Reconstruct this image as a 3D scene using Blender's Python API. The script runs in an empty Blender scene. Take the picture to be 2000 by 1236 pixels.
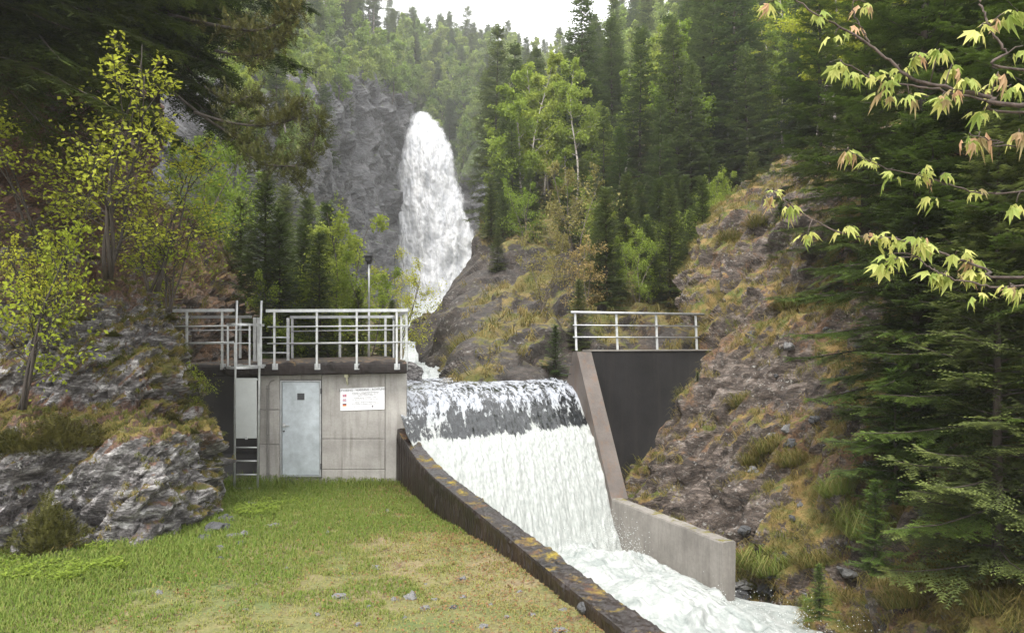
import bpy, math, random
import numpy as np
from mathutils import Vector, Matrix

rng = np.random.default_rng(7)
random.seed(7)
SC = bpy.context.scene
COL = SC.collection

# ------------------------------------------------------------------ camera, sky, sun, exposure
F = 1444.0          # focal length in pixels of the 2000 px wide photograph
HZ = 667.0          # row of the horizon
cam_d = bpy.data.cameras.new('camera')
cam_d.sensor_width = 36.0
cam_d.lens = 36.0 * F / 2000.0
cam_d.shift_y = (HZ - 618.0) / 2000.0
cam_d.clip_start = 0.1
cam_d.clip_end = 2000.0
cam = bpy.data.objects.new('camera', cam_d)
cam.location = (0, 0, 0)
cam.rotation_euler = (math.pi / 2, 0, 0)
COL.objects.link(cam)
SC.camera = cam

world = bpy.data.worlds.new('World')
SC.world = world
world.use_nodes = True
wn = world.node_tree
wn.nodes.clear()
wo = wn.nodes.new('ShaderNodeOutputWorld')
bg = wn.nodes.new('ShaderNodeBackground')
sky = wn.nodes.new('ShaderNodeTexSky')
sky.sky_type = 'NISHITA'
sky.sun_disc = False
SUN_EL, SUN_AZ = math.radians(58), math.radians(200)   # azimuth clockwise from +Y
sky.sun_elevation = SUN_EL
sky.sun_rotation = SUN_AZ
sky.air_density = 1.0
sky.dust_density = 4.0
hsv = wn.nodes.new('ShaderNodeHueSaturation')
hsv.inputs['Saturation'].default_value = 0.35
mixw = wn.nodes.new('ShaderNodeMix')
mixw.data_type = 'RGBA'
mixw.inputs[0].default_value = 0.8
mixw.inputs[7].default_value = (12.0, 12.0, 11.9, 1)      # even cloud cover
wn.links.new(sky.outputs[0], hsv.inputs['Color'])
wn.links.new(hsv.outputs[0], mixw.inputs[6])
wn.links.new(mixw.outputs[2], bg.inputs[0])
bg.inputs[1].default_value = 0.08
wn.links.new(bg.outputs[0], wo.inputs[0])

sd = bpy.data.lights.new('sun', 'SUN')
sd.energy = 1.5
sd.angle = math.radians(14)
sd.color = (1.0, 0.965, 0.9)
sun = bpy.data.objects.new('sun', sd)
sdir = Vector((math.sin(SUN_AZ) * math.cos(SUN_EL), math.cos(SUN_AZ) * math.cos(SUN_EL), math.sin(SUN_EL)))
sun.rotation_euler = sdir.to_track_quat('Z', 'Y').to_euler()
sun.location = (0, 0, 60)
COL.objects.link(sun)

SC.view_settings.view_transform = 'Standard'
SC.view_settings.look = 'None'
SC.view_settings.gamma = 1.0
SC.view_settings.use_curve_mapping = False
SC.view_settings.exposure = 1.68
SC.cycles.max_bounces = 6
SC.cycles.diffuse_bounces = 4
SC.cycles.glossy_bounces = 2
SC.cycles.transmission_bounces = 3
SC.cycles.transparent_max_bounces = 12
SC.cycles.volume_bounces = 2
SC.cycles.use_denoising = True
SC.cycles.volume_step_rate = 4.0
SC.cycles.sample_clamp_indirect = 8.0

# ------------------------------------------------------------------ helpers
def W(u, v, Y):
    """world point at pixel (u, v) of the photograph and distance Y ahead of the lens"""
    return np.array([(u - 1000.0) / F * Y, Y, -(v - HZ) / F * Y])

def tag(o, label=None, cat=None, group=None, kind=None):
    if label: o['label'] = label
    if cat: o['category'] = cat
    if group: o['group'] = group
    if kind: o['kind'] = kind
    return o

def make_mesh(name, verts, faces, mat=None, smooth=False, attrs=None, uv=None, mats=None, midx=None):
    verts = np.ascontiguousarray(verts, dtype=np.float32)
    faces = np.ascontiguousarray(faces, dtype=np.int32)
    k = faces.shape[1]
    me = bpy.data.meshes.new(name)
    me.vertices.add(len(verts))
    me.vertices.foreach_set('co', verts.ravel())
    me.loops.add(faces.size)
    me.loops.foreach_set('vertex_index', faces.ravel())
    me.polygons.add(len(faces))
    me.polygons.foreach_set('loop_start', np.arange(0, faces.size, k, dtype=np.int32))
    me.polygons.foreach_set('loop_total', np.full(len(faces), k, dtype=np.int32))
    if mats:
        for m in mats: me.materials.append(m)
        me.polygons.foreach_set('material_index', np.ascontiguousarray(midx, dtype=np.int32))
    elif mat:
        me.materials.append(mat)
    me.polygons.foreach_set('use_smooth', np.full(len(faces), bool(smooth)))
    for an, av in (attrs or {}).items():
        a = me.attributes.new(an, 'FLOAT', 'POINT')
        a.data.foreach_set('value', np.ascontiguousarray(av, dtype=np.float32))
    if uv is not None:
        l = me.uv_layers.new(name='UVMap')
        l.data.foreach_set('uv', np.ascontiguousarray(uv[faces.ravel()], dtype=np.float32).ravel())
    me.update(calc_edges=True)
    return me

def link(name, me, parent=None):
    o = bpy.data.objects.new(name, me)
    COL.objects.link(o)
    if parent is not None: o.parent = parent
    return o

def empty(name, loc=(0, 0, 0)):
    o = bpy.data.objects.new(name, None)
    o.location = tuple(float(c) for c in loc)
    o.empty_display_size = 0.2
    COL.objects.link(o)
    return o

class MB:
    """collects boxes, bars and tubes (quads) into one mesh; coordinates are world, origin is subtracted"""
    def __init__(s, org=(0, 0, 0)):
        s.v, s.f, s.n, s.org = [], [], 0, np.array(org, float)
    def add(s, v, f):
        v = np.asarray(v, float); f = np.asarray(f, int)
        if f.shape[1] == 3: f = np.hstack([f, f[:, 2:3]])
        s.v.append(v); s.f.append(f + s.n); s.n += len(v)
        return s
    def hexa(s, p):
        return s.add(p, [[0, 3, 2, 1], [4, 5, 6, 7], [0, 1, 5, 4], [1, 2, 6, 5], [2, 3, 7, 6], [3, 0, 4, 7]])
    def box(s, a, b, bev=0.0):
        x0, y0, z0 = a; x1, y1, z1 = b
        if bev <= 0:
            return s.hexa([(x0, y0, z0), (x1, y0, z0), (x1, y1, z0), (x0, y1, z0), (x0, y0, z1), (x1, y0, z1), (x1, y1, z1), (x0, y1, z1)])
        # chamfer the edges of the front (low y) face
        c = bev
        v = [(x0, y1, z0), (x1, y1, z0), (x1, y1, z1), (x0, y1, z1),
             (x0, y0 + c, z0), (x1, y0 + c, z0), (x1, y0 + c, z1), (x0, y0 + c, z1),
             (x0 + c, y0, z0 + c), (x1 - c, y0, z0 + c), (x1 - c, y0, z1 - c), (x0 + c, y0, z1 - c)]
        f = [[0, 3, 2, 1], [8, 9, 10, 11], [4, 5, 9, 8], [5, 6, 10, 9], [6, 7, 11, 10], [7, 4, 8, 11],
             [0, 1, 5, 4], [1, 2, 6, 5], [2, 3, 7, 6], [3, 0, 4, 7]]
        return s.add(v, f)
    def tube(s, path, r, n=8, cap=True):
        v, f = tube(path, r, n, cap)
        return s.add(v, f)
    def build(s, name, mat, parent=None, smooth=False):
        v = np.vstack(s.v) - s.org; f = np.vstack(s.f)
        # quads with a doubled last index are triangles
        me = bpy.data.meshes.new(name)
        fl = [tuple(q[:3]) if q[2] == q[3] else tuple(q) for q in f.tolist()]
        me.from_pydata(v.tolist(), [], fl)
        if smooth:
            me.polygons.foreach_set('use_smooth', [True] * len(fl))
        me.materials.append(mat)
        me.update()
        return link(name, me, parent)

def norm(a):
    return a / np.maximum(np.linalg.norm(a, axis=-1, keepdims=True), 1e-9)

def tube(path, r, n=8, cap=True):
    p = np.asarray(path, float)
    r = np.broadcast_to(np.asarray(r, float), (len(p),))
    d = np.gradient(p, axis=0); d = norm(d)
    ref = np.array([0.13, 0.21, 0.97]) if abs(d[0][2]) < 0.9 else np.array([0.97, 0.13, 0.21])
    a = norm(np.cross(d, ref)); b = np.cross(d, a)
    th = np.arange(n) * 2 * math.pi / n
    v = p[:, None, :] + r[:, None, None] * (np.cos(th)[None, :, None] * a[:, None, :] + np.sin(th)[None, :, None] * b[:, None, :])
    v = v.reshape(-1, 3)
    f = []
    for i in range(len(p) - 1):
        for j in range(n):
            k = (j + 1) % n
            f.append((i * n + j, i * n + k, (i + 1) * n + k, (i + 1) * n + j))
    if cap:
        v = np.vstack([v, p[0], p[-1]]); c0 = len(v) - 2; c1 = len(v) - 1; m = (len(p) - 1) * n
        for j in range(n):
            k = (j + 1) % n
            f.append((k, j, c0, c0)); f.append((m + j, m + k, c1, c1))
    return v, np.array(f)

def tri(f):
    f = np.asarray(f)
    if f.shape[1] == 3: return f
    a = f[:, [0, 1, 2]]; b = f[:, [0, 2, 3]]
    b = b[b[:, 1] != b[:, 2]]
    return np.vstack([a, b])

# ---- noise
def _h(i, j, k, seed):
    with np.errstate(over='ignore'):
        x = (i.astype(np.uint32) * np.uint32(374761393)) ^ (j.astype(np.uint32) * np.uint32(668265263)) ^ (k.astype(np.uint32) * np.uint32(2147483647)) ^ np.uint32(seed * 974711 + 13)
        x = (x ^ (x >> np.uint32(13))) * np.uint32(1274126177)
        x = (x ^ (x >> np.uint32(16))) * np.uint32(2246822519)
        x = x ^ (x >> np.uint32(13))
    return x
def _r(x, s):
    with np.errstate(over='ignore'):
        y = (x + np.uint32(s * 7919 + 1)) * np.uint32(2654435761)
        y = (y ^ (y >> np.uint32(15))) * np.uint32(2246822519)
        y = y ^ (y >> np.uint32(13))
    return (y & np.uint32(0xFFFFFF)).astype(np.float64) / 16777216.0
def vnoise(p, seed=0):
    """gradient noise, about -1..1"""
    q = np.floor(p).astype(np.int64); f = p - q
    w = f * f * f * (f * (f * 6 - 15) + 10)
    out = 0
    for c in range(8):
        a, b, d = c & 1, (c >> 1) & 1, (c >> 2) & 1
        h = _h(q[:, 0] + a, q[:, 1] + b, q[:, 2] + d, seed)
        g = np.stack([_r(h, 1) * 2 - 1, _r(h, 2) * 2 - 1, _r(h, 3) * 2 - 1], 1)
        t = (g * (f - np.array([a, b, d]))).sum(1)
        ww = (w[:, 0] if a else 1 - w[:, 0]) * (w[:, 1] if b else 1 - w[:, 1]) * (w[:, 2] if d else 1 - w[:, 2])
        out = out + t * ww
    return out * 1.3
def fbm(p, oct=4, seed=0, gain=0.5, ridged=False):
    a, s, t = 1.0, 0.0, 0.0
    for o in range(oct):
        n = vnoise(p * (2.03 ** o) + o * 17.3, seed + o)
        if ridged: n = 1 - 2 * np.abs(n)
        s = s + a * n; t += a; a *= gain
    return s / t
def facets(p, seed=0, tilt=0.8, k=22.0):
    """broken-rock relief: each cell is a tilted plane, blended over a narrow seam; returns height and edge distance"""
    q = np.floor(p).astype(np.int64)
    best = np.full(len(p), 1e9); sec = np.full(len(p), 1e9); acc = np.zeros(len(p)); ws = np.zeros(len(p)) + 1e-12
    for a in (-1, 0, 1):
        for b in (-1, 0, 1):
            for c in (-1, 0, 1):
                ii, jj, kk = q[:, 0] + a, q[:, 1] + b, q[:, 2] + c
                h = _h(ii, jj, kk, seed)
                d = p - np.stack([ii + _r(h, 1), jj + _r(h, 2), kk + _r(h, 3)], 1); dd = (d * d).sum(1)
                g = np.stack([_r(h, 4), _r(h, 5), _r(h, 6)], 1) * 2 - 1
                hv = (_r(h, 7) * 2 - 1) + tilt * (g * d).sum(1)
                w = np.exp(-k * np.minimum(dd, 1.2))
                acc += w * hv; ws += w
                m = dd < best
                sec = np.where(m, best, np.minimum(sec, dd)); best = np.where(m, dd, best)
    return acc / ws, np.sqrt(sec) - np.sqrt(best)

def sstep(a, b, x):
    t = np.clip((x - a) / (b - a), 0, 1)
    return t * t * (3 - 2 * t)

# ---- control nets
def net_eval(net, S, T):
    """Catmull-Rom through a net of points; S, T in 0..1 (columns, rows)"""
    net = np.asarray(net, float); R, C = net.shape[:2]
    def w(t, n):
        x = np.clip(t, 0, 1) * (n - 1); i = np.minimum(x.astype(int), n - 2); f = x - i
        idx = np.stack([np.clip(i - 1, 0, n - 1), i, i + 1, np.clip(i + 2, 0, n - 1)], 1)
        ws = np.stack([-.5 * f + f * f - .5 * f ** 3, 1 - 2.5 * f * f + 1.5 * f ** 3, .5 * f + 2 * f * f - 1.5 * f ** 3, -.5 * f * f + .5 * f ** 3], 1)
        return idx, ws
    ic, wc = w(S, C); ir, wr = w(T, R)
    out = np.zeros((len(S), 3))
    for a in range(4):
        for b in range(4):
            out += net[ir[:, a], ic[:, b]] * (wr[:, a] * wc[:, b])[:, None]
    return out
def net_from(rows):
    return np.array([[W(*c) for c in r] for r in rows])
def grid_faces(nc, nr):
    i = np.arange(nc * nr).reshape(nr, nc)
    return np.stack([i[:-1, :-1].ravel(), i[:-1, 1:].ravel(), i[1:, 1:].ravel(), i[1:, :-1].ravel()], 1)
def grid_normals(P, nc, nr):
    G = P.reshape(nr, nc, 3)
    n = np.cross(np.gradient(G, axis=1), np.gradient(G, axis=0))
    n = norm(n).reshape(-1, 3)
    return n
def arclen_params(net, n, axis):
    """parameters spaced evenly in mean arc length, so grid cells stay similar in size"""
    net = np.asarray(net)
    d = np.linalg.norm(np.diff(net, axis=axis), axis=-1)
    Ym = (net[..., 1][1:, :] + net[..., 1][:-1, :]) / 2 if axis == 0 else (net[..., 1][:, 1:] + net[..., 1][:, :-1]) / 2
    d = (d / Ym).mean(axis=1 - axis) + 1e-4
    c = np.concatenate([[0], np.cumsum(d)]); c /= c[-1]
    return np.interp(np.linspace(0, 1, n), c, np.linspace(0, 1, len(c)))
# ------------------------------------------------------------------ materials
class NT:
    def __init__(s, name, rough=0.8):
        s.m = bpy.data.materials.new(name); s.m.use_nodes = True
        s.t = s.m.node_tree; s.t.nodes.clear()
        s.out = s.t.nodes.new('ShaderNodeOutputMaterial')
        s.b = s.t.nodes.new('ShaderNodeBsdfPrincipled')
        s.b.inputs['Roughness'].default_value = rough
        s.t.links.new(s.b.outputs[0], s.out.inputs[0])
    def n(s, typ, **kw):
        nd = s.t.nodes.new(typ)
        for k, v in kw.items(): setattr(nd, k, v)
        return nd
    def l(s, a, b): s.t.links.new(a, b)
    def coord(s, which='Object', scale=(1, 1, 1), rot=(0, 0, 0)):
        tc = s.n('ShaderNodeTexCoord'); mp = s.n('ShaderNodeMapping')
        mp.inputs['Scale'].default_value = scale; mp.inputs['Rotation'].default_value = rot
        s.l(tc.outputs[which], mp.inputs[0]); return mp.outputs[0]
    def noise(s, vec, scale, detail=5, rough=0.6, dist=0.0):
        nd = s.n('ShaderNodeTexNoise'); nd.inputs['Scale'].default_value = scale
        nd.inputs['Detail'].default_value = detail; nd.inputs['Roughness'].default_value = rough
        nd.inputs['Distortion'].default_value = dist
        if vec is not None: s.l(vec, nd.inputs['Vector'])
        return nd.outputs[0]
    def voro(s, vec, scale, feature='F1', out=0):
        nd = s.n('ShaderNodeTexVoronoi', feature=feature); nd.inputs['Scale'].default_value = scale
        s.l(vec, nd.inputs['Vector']); return nd.outputs[out]
    def ramp(s, fac, stops):
        r = s.n('ShaderNodeValToRGB'); e = r.color_ramp.elements
        while len(e) < len(stops): e.new(0.5)
        for i, (p, c) in enumerate(stops):
            e[i].position = p
            e[i].color = (c, c, c, 1) if isinstance(c, (int, float)) else (*c, 1)
        s.l(fac, r.inputs[0]); return r.outputs[0]
    def mix(s, fac, a, b, blend='MIX'):
        m = s.n('ShaderNodeMix', data_type='RGBA', blend_type=blend)
        for inp, v in ((m.inputs[0], fac), (m.inputs[6], a), (m.inputs[7], b)):
            if isinstance(v, (int, float)): inp.default_value = v
            elif isinstance(v, tuple): inp.default_value = (*v, 1)
            else: s.l(v, inp)
        return m.outputs[2]
    def math(s, op, a, b=0.0, clamp=False):
        m = s.n('ShaderNodeMath', operation=op, use_clamp=clamp)
        for inp, v in ((m.inputs[0], a), (m.inputs[1], b)):
            if isinstance(v, (int, float)): inp.default_value = v
            else: s.l(v, inp)
        return m.outputs[0]
    def attr(s, name):
        a = s.n('ShaderNodeAttribute'); a.attribute_name = name; return a.outputs['Fac']
    def bump(s, h, strength=0.5, dist=0.02):
        b = s.n('ShaderNodeBump'); b.inputs['Strength'].default_value = strength; b.inputs['Distance'].default_value = dist
        s.l(h, b.inputs['Height']); s.l(b.outputs[0], s.b.inputs['Normal'])
    def col(s, c):
        if isinstance(c, tuple): s.b.inputs['Base Color'].default_value = (*c, 1)
        else: s.l(c, s.b.inputs['Base Color'])
    def rough(s, r):
        if isinstance(r, (int, float)): s.b.inputs['Roughness'].default_value = r
        else: s.l(r, s.b.inputs['Roughness'])

def rock_mat(name, dark, mid, light, soil=(0.085, 0.05, 0.03), moss=(0.075, 0.085, 0.018), straw=(0.2, 0.15, 0.06),
             scale=1.0, squash=(1, 1, 3.2), rot=(0, 0.75, 0.2), lichen=0.5, rough=0.62, bump=0.7):
    t = NT(name, rough)
    v = t.coord('Object', squash, rot); w = t.coord('Object')
    base = t.ramp(t.noise(v, 2.2 * scale, 9, 0.68, 0.4), [(0.33, dark), (0.5, mid), (0.68, light)])
    fine = t.noise(v, 11 * scale, 6, 0.7)
    base = t.mix(0.75, base, t.ramp(fine, [(0.3, 0.3), (0.62, 1.35)]), 'MULTIPLY')
    crack = t.ramp(t.voro(v, 3.5 * scale, 'DISTANCE_TO_EDGE'), [(0.0, 0.25), (0.06, 1.0)])
    base = t.mix(0.6, base, crack, 'MULTIPLY')
    # white lichen flecks
    li = t.math('MULTIPLY', t.ramp(t.noise(w, 9 * scale, 5, 0.75), [(0.56, 0.0), (0.66, 1.0)]), t.ramp(t.noise(w, 1.3 * scale, 3), [(0.4, 0.0), (0.6, lichen)]))
    base = t.mix(li, base, (0.5, 0.49, 0.46))
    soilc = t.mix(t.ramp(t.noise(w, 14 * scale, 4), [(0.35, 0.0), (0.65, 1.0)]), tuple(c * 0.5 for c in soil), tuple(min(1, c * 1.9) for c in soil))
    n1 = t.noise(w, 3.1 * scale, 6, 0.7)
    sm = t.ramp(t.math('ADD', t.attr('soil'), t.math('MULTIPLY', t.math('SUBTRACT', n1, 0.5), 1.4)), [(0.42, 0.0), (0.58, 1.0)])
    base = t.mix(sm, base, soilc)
    mossc = t.mix(t.ramp(t.noise(w, 2.3 * scale, 5), [(0.4, 0.0), (0.62, 1.0)]), moss, straw)
    mossc = t.mix(0.6, mossc, t.ramp(t.noise(w, 26 * scale, 3), [(0.3, 0.45), (0.7, 1.4)]), 'MULTIPLY')
    n2 = t.noise(w, 4.7 * scale, 6, 0.7)
    mm = t.ramp(t.math('ADD', t.attr('veg'), t.math('MULTIPLY', t.math('SUBTRACT', n2, 0.5), 1.4)), [(0.44, 0.0), (0.56, 1.0)])
    base = t.mix(mm, base, mossc)
    t.col(base)
    t.rough(t.mix(mm, (rough,) * 3, (0.95,) * 3))
    h = t.math('ADD', t.math('MULTIPLY', fine, 1.5), t.math('ADD', t.noise(w, 24 * scale, 4), t.math('MULTIPLY', crack, 0.5)))
    t.bump(h, bump, 0.05 / scale)
    return t.m

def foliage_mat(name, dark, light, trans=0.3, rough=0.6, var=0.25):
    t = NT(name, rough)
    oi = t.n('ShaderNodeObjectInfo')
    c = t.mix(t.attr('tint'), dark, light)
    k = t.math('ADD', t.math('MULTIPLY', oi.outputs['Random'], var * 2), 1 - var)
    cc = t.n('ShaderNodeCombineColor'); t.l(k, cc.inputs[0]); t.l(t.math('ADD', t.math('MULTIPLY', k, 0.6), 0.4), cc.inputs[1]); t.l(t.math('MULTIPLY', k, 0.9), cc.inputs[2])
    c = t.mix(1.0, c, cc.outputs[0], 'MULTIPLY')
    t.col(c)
    t.b.inputs['Specular IOR Level'].default_value = 0.16
    if trans > 0:
        tr = t.n('ShaderNodeBsdfTranslucent'); t.l(c, tr.inputs[0])
        ms = t.n('ShaderNodeMixShader'); ms.inputs[0].default_value = trans
        t.l(t.b.outputs[0], ms.inputs[1]); t.l(tr.outputs[0], ms.inputs[2]); t.l(ms.outputs[0], t.out.inputs[0])
    return t.m

def bark_mat(name, a, b, scale=6, squash=(1, 1, 0.25), moss=None):
    t = NT(name, 0.85); v = t.coord('Object', squash)
    c = t.ramp(t.noise(v, scale, 6, 0.7), [(0.35, a), (0.62, b)])
    if moss: c = t.mix(t.ramp(t.noise(t.coord(), 2.5, 4), [(0.45, 0.0), (0.6, 0.8)]), c, moss)
    t.col(c); t.bump(t.noise(v, scale * 2, 5), 0.6, 0.02); return t.m

def birch_mat(name):
    t = NT(name, 0.7)
    v = t.coord('Object', (1, 1, 3.0))
    band = t.ramp(t.noise(v, 2.6, 5, 0.7), [(0.36, 0.05), (0.46, 1.0)])
    c = t.mix(1.0, t.ramp(t.noise(t.coord(), 1.6, 3), [(0.3, (0.24, 0.2, 0.165)), (0.7, (0.5, 0.46, 0.42))]), band, 'MULTIPLY')
    t.col(c); return t.m

def concrete_mat(name, a, b, stain=(0.05, 0.045, 0.04), streak=0.5, scale=1.0, wet=0.75, moss=None, mossamt=0.5, topdark=None):
    t = NT(name, wet)
    w = t.coord('Object')
    c = t.ramp(t.noise(w, 1.1 * scale, 7, 0.62), [(0.3, a), (0.7, b)])
    c = t.mix(0.35, c, t.ramp(t.noise(w, 16 * scale, 5, 0.7), [(0.3, 0.62), (0.7, 1.28)]), 'MULTIPLY')
    vs = t.coord('Object', (5, 5, 0.35))
    st = t.math('MULTIPLY', t.ramp(t.noise(vs, 1.1 * scale, 5, 0.65), [(0.5, 0.0), (0.72, 1.0)]), streak)
    c = t.mix(st, c, stain)
    pit = t.ramp(t.voro(w, 9 * scale), [(0.05, 0.5), (0.11, 1.0)])
    c = t.mix(0.6, c, pit, 'MULTIPLY')
    if moss:
        geo = t.n('ShaderNodeNewGeometry'); sx = t.n('ShaderNodeSeparateXYZ'); t.l(geo.outputs['Normal'], sx.inputs[0])
        up = t.ramp(sx.outputs[2], [(0.35, 0.15), (0.8, 1.0)])
        mk = t.ramp(t.math('ADD', t.noise(w, 3.2, 7, 0.72), t.math('MULTIPLY', t.math('SUBTRACT', up, 0.6), mossamt * 0.5)), [(0.60, 0.0), (0.68, 1.0)])
        mc = t.mix(t.ramp(t.noise(w, 3.3, 4), [(0.42, 0.0), (0.6, 1.0)]), moss[0], moss[1])
        mc = t.mix(0.6, mc, t.ramp(t.noise(w, 40, 3), [(0.3, 0.4), (0.7, 1.5)]), 'MULTIPLY')
        c = t.mix(mk, c, mc)
        t.rough(t.mix(mk, (wet,) * 3, (0.95,) * 3))
    t.col(c)
    t.bump(t.math('ADD', t.noise(w, 22 * scale, 6, 0.7), t.math('MULTIPLY', t.noise(w, 3 * scale, 3), 0.7)), 0.3, 0.015)
    return t.m

def metal_mat(name, c, metallic=0.75, rough=0.42, var=0.25, scale=8):
    t = NT(name, rough); w = t.coord()
    k = t.ramp(t.noise(w, scale, 5, 0.65), [(0.3, 1 - var), (0.7, 1 + var * 0.6)])
    t.col(t.mix(1.0, c, k, 'MULTIPLY')); t.b.inputs['Metallic'].default_value = metallic
    t.rough(t.ramp(t.noise(w, scale * 1.7, 4), [(0.3, rough * 0.8), (0.7, min(1, rough * 1.3))]))
    return t.m

def plain(name, c, rough=0.6, metallic=0.0):
    t = NT(name, rough)
    t.col(t.mix(0.5, c, t.ramp(t.noise(t.coord(), 14, 4), [(0.3, 0.75), (0.7, 1.15)]), 'MULTIPLY'))
    t.b.inputs['Metallic'].default_value = metallic
    return t.m

def foam_mat(name, tint=(0.50, 0.52, 0.52), shade=(0.30, 0.33, 0.33), scale=3.0, squash=(1, 1, 1), alpha=False, rough=0.5, use_uv=False):
    t = NT(name, rough)
    w = t.coord('UV' if use_uv else 'Object', squash)
    n = t.noise(w, scale, 8, 0.72, 0.6)
    n2 = t.noise(w, scale * 5, 5, 0.7)
    c = t.ramp(n, [(0.36, shade), (0.6, tint)])
    c = t.mix(0.4, c, t.ramp(n2, [(0.3, 0.80), (0.6, 1.06)]), 'MULTIPLY')
    t.col(c)
    t.b.inputs['Subsurface Weight'].default_value = 0.0
    if not alpha: t.bump(t.math('ADD', n, t.math('MULTIPLY', n2, 0.4)), 0.5, 0.08)
    if alpha:
        a = t.ramp(t.math('ADD', t.attr('edge'), t.math('MULTIPLY', t.math('SUBTRACT', t.noise(w, scale * 1.6, 8, 0.75), 0.5), 1.2)), [(0.18, 0.0), (0.75, 1.0)])
        t.l(a, t.b.inputs['Alpha'])
    return t.m

M = {}
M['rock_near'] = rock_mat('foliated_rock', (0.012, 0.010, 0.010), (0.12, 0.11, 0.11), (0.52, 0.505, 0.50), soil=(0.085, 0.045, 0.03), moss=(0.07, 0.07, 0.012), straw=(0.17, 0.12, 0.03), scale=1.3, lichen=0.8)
M['rock_right'] = rock_mat('brown_rock', (0.013, 0.009, 0.007), (0.070, 0.051, 0.040), (0.25, 0.205, 0.175), soil=(0.105, 0.058, 0.030), moss=(0.085, 0.10, 0.018), straw=(0.25, 0.165, 0.06), scale=1.1, lichen=0.7)
M['rock_mid'] = rock_mat('spur_rock', (0.010, 0.007, 0.005), (0.030, 0.021, 0.016), (0.075, 0.056, 0.045), soil=(0.07, 0.042, 0.02), moss=(0.085, 0.09, 0.018), straw=(0.19, 0.14, 0.05), scale=0.55, lichen=0.4)
M['rock_far'] = rock_mat('cliff_rock', (0.045, 0.045, 0.05), (0.11, 0.11, 0.118), (0.22, 0.215, 0.225), soil=(0.09, 0.075, 0.04), moss=(0.08, 0.12, 0.03), straw=(0.12, 0.15, 0.05), scale=0.14, lichen=0.25, bump=0.9)
M['stone'] = rock_mat('loose_stone', (0.05, 0.05, 0.05), (0.14, 0.14, 0.14), (0.32, 0.31, 0.3), scale=5.0, lichen=0.5, bump=0.4)
M['stone_dark'] = rock_mat('dark_loose_stone', (0.02, 0.02, 0.022), (0.06, 0.062, 0.066), (0.13, 0.13, 0.14), scale=4.0, lichen=0.2, bump=0.4)
M['concrete'] = concrete_mat('hut_concrete', (0.24, 0.225, 0.21), (0.44, 0.42, 0.395), stain=(0.13, 0.115, 0.10), streak=0.6, scale=1.5)
M['concrete_dark'] = concrete_mat('near_black_concrete', (0.006, 0.0055, 0.006), (0.019, 0.017, 0.018), stain=(0.04, 0.032, 0.028), streak=0.35, wet=0.85)  # near-black base shared by the recess and the retaining wall
M['concrete_strip'] = concrete_mat('brown_stained_concrete', (0.07, 0.058, 0.052), (0.145, 0.122, 0.108), stain=(0.15, 0.075, 0.035), streak=0.5, wet=0.7)
M['concrete_wing'] = concrete_mat('grey_rough_concrete', (0.17, 0.155, 0.14), (0.28, 0.26, 0.235), stain=(0.09, 0.08, 0.07), streak=0.4, moss=((0.16, 0.14, 0.03), (0.1, 0.1, 0.03)), mossamt=0.45)
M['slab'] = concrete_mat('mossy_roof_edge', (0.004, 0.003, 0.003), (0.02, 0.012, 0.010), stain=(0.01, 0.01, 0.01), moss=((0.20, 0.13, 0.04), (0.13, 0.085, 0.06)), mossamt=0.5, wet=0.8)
M['wall_moss'] = concrete_mat('mossy_wet_wall', (0.006, 0.004, 0.0035), (0.026, 0.016, 0.013), stain=(0.012, 0.01, 0.01), moss=((0.20, 0.15, 0.02), (0.075, 0.036, 0.022)), mossamt=0.34, wet=0.35)
M['galv'] = metal_mat('galvanised_steel', (0.46, 0.47, 0.48), 0.6, 0.45)
M['galv_light'] = metal_mat('pale_galvanised_steel', (0.50, 0.51, 0.51), 0.4, 0.5)
M['door'] = metal_mat('galvanised_door', (0.52, 0.565, 0.60), 0.35, 0.42, var=0.3, scale=3.0)
M['panel'] = metal_mat('grey_sheet_metal', (0.5, 0.52, 0.51), 0.25, 0.5, var=0.08)
M['dark_metal'] = plain('dark_painted_metal', (0.06, 0.06, 0.065), 0.5, 0.3)
M['black'] = plain('black_plastic', (0.012, 0.012, 0.013), 0.5)
M['pipe'] = plain('grey_conduit', (0.2, 0.19, 0.18), 0.5)
M['sign'] = plain('sign_white', (0.82, 0.82, 0.85), 0.35)
M['ink'] = plain('sign_print', (0.16, 0.15, 0.16), 0.5)
M['red'] = plain('flag_red', (0.55, 0.03, 0.06), 0.5)
M['navy'] = plain('flag_blue', (0.06, 0.04, 0.2), 0.5)
M['gold'] = plain('flag_gold', (0.8, 0.45, 0.1), 0.5)
M['lamp'] = plain('ivory_lamp_plastic', (0.5, 0.48, 0.32), 0.4)
M['spruce'] = foliage_mat('spruce_needles', (0.026, 0.042, 0.015), (0.17, 0.25, 0.05), 0.25)
M['spruce_mid'] = foliage_mat('olive_spruce_needles', (0.04, 0.056, 0.022), (0.18, 0.23, 0.065), 0.25)
M['spruce_dark'] = foliage_mat('dark_spruce_needles', (0.019, 0.032, 0.013), (0.13, 0.18, 0.04), 0.2)
M['spruce_far'] = foliage_mat('distant_spruce_needles', (0.05, 0.075, 0.03), (0.16, 0.215, 0.065), 0.3)
M['juniper'] = foliage_mat('juniper_needles', (0.035, 0.04, 0.014), (0.13, 0.135, 0.04), 0.2)
M['leaf'] = foliage_mat('fresh_birch_leaves', (0.15, 0.21, 0.035), (0.36, 0.44, 0.08), 0.5)
M['leaf_yellow'] = foliage_mat('yellow_green_leaves', (0.20, 0.23, 0.03), (0.46, 0.50, 0.06), 0.5)
M['leaf_far'] = foliage_mat('distant_fresh_leaves', (0.15, 0.21, 0.05), (0.32, 0.41, 0.10), 0.45)
M['leaf_bronze'] = foliage_mat('bronze_young_leaves', (0.17, 0.14, 0.05), (0.42, 0.34, 0.14), 0.4)
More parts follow.
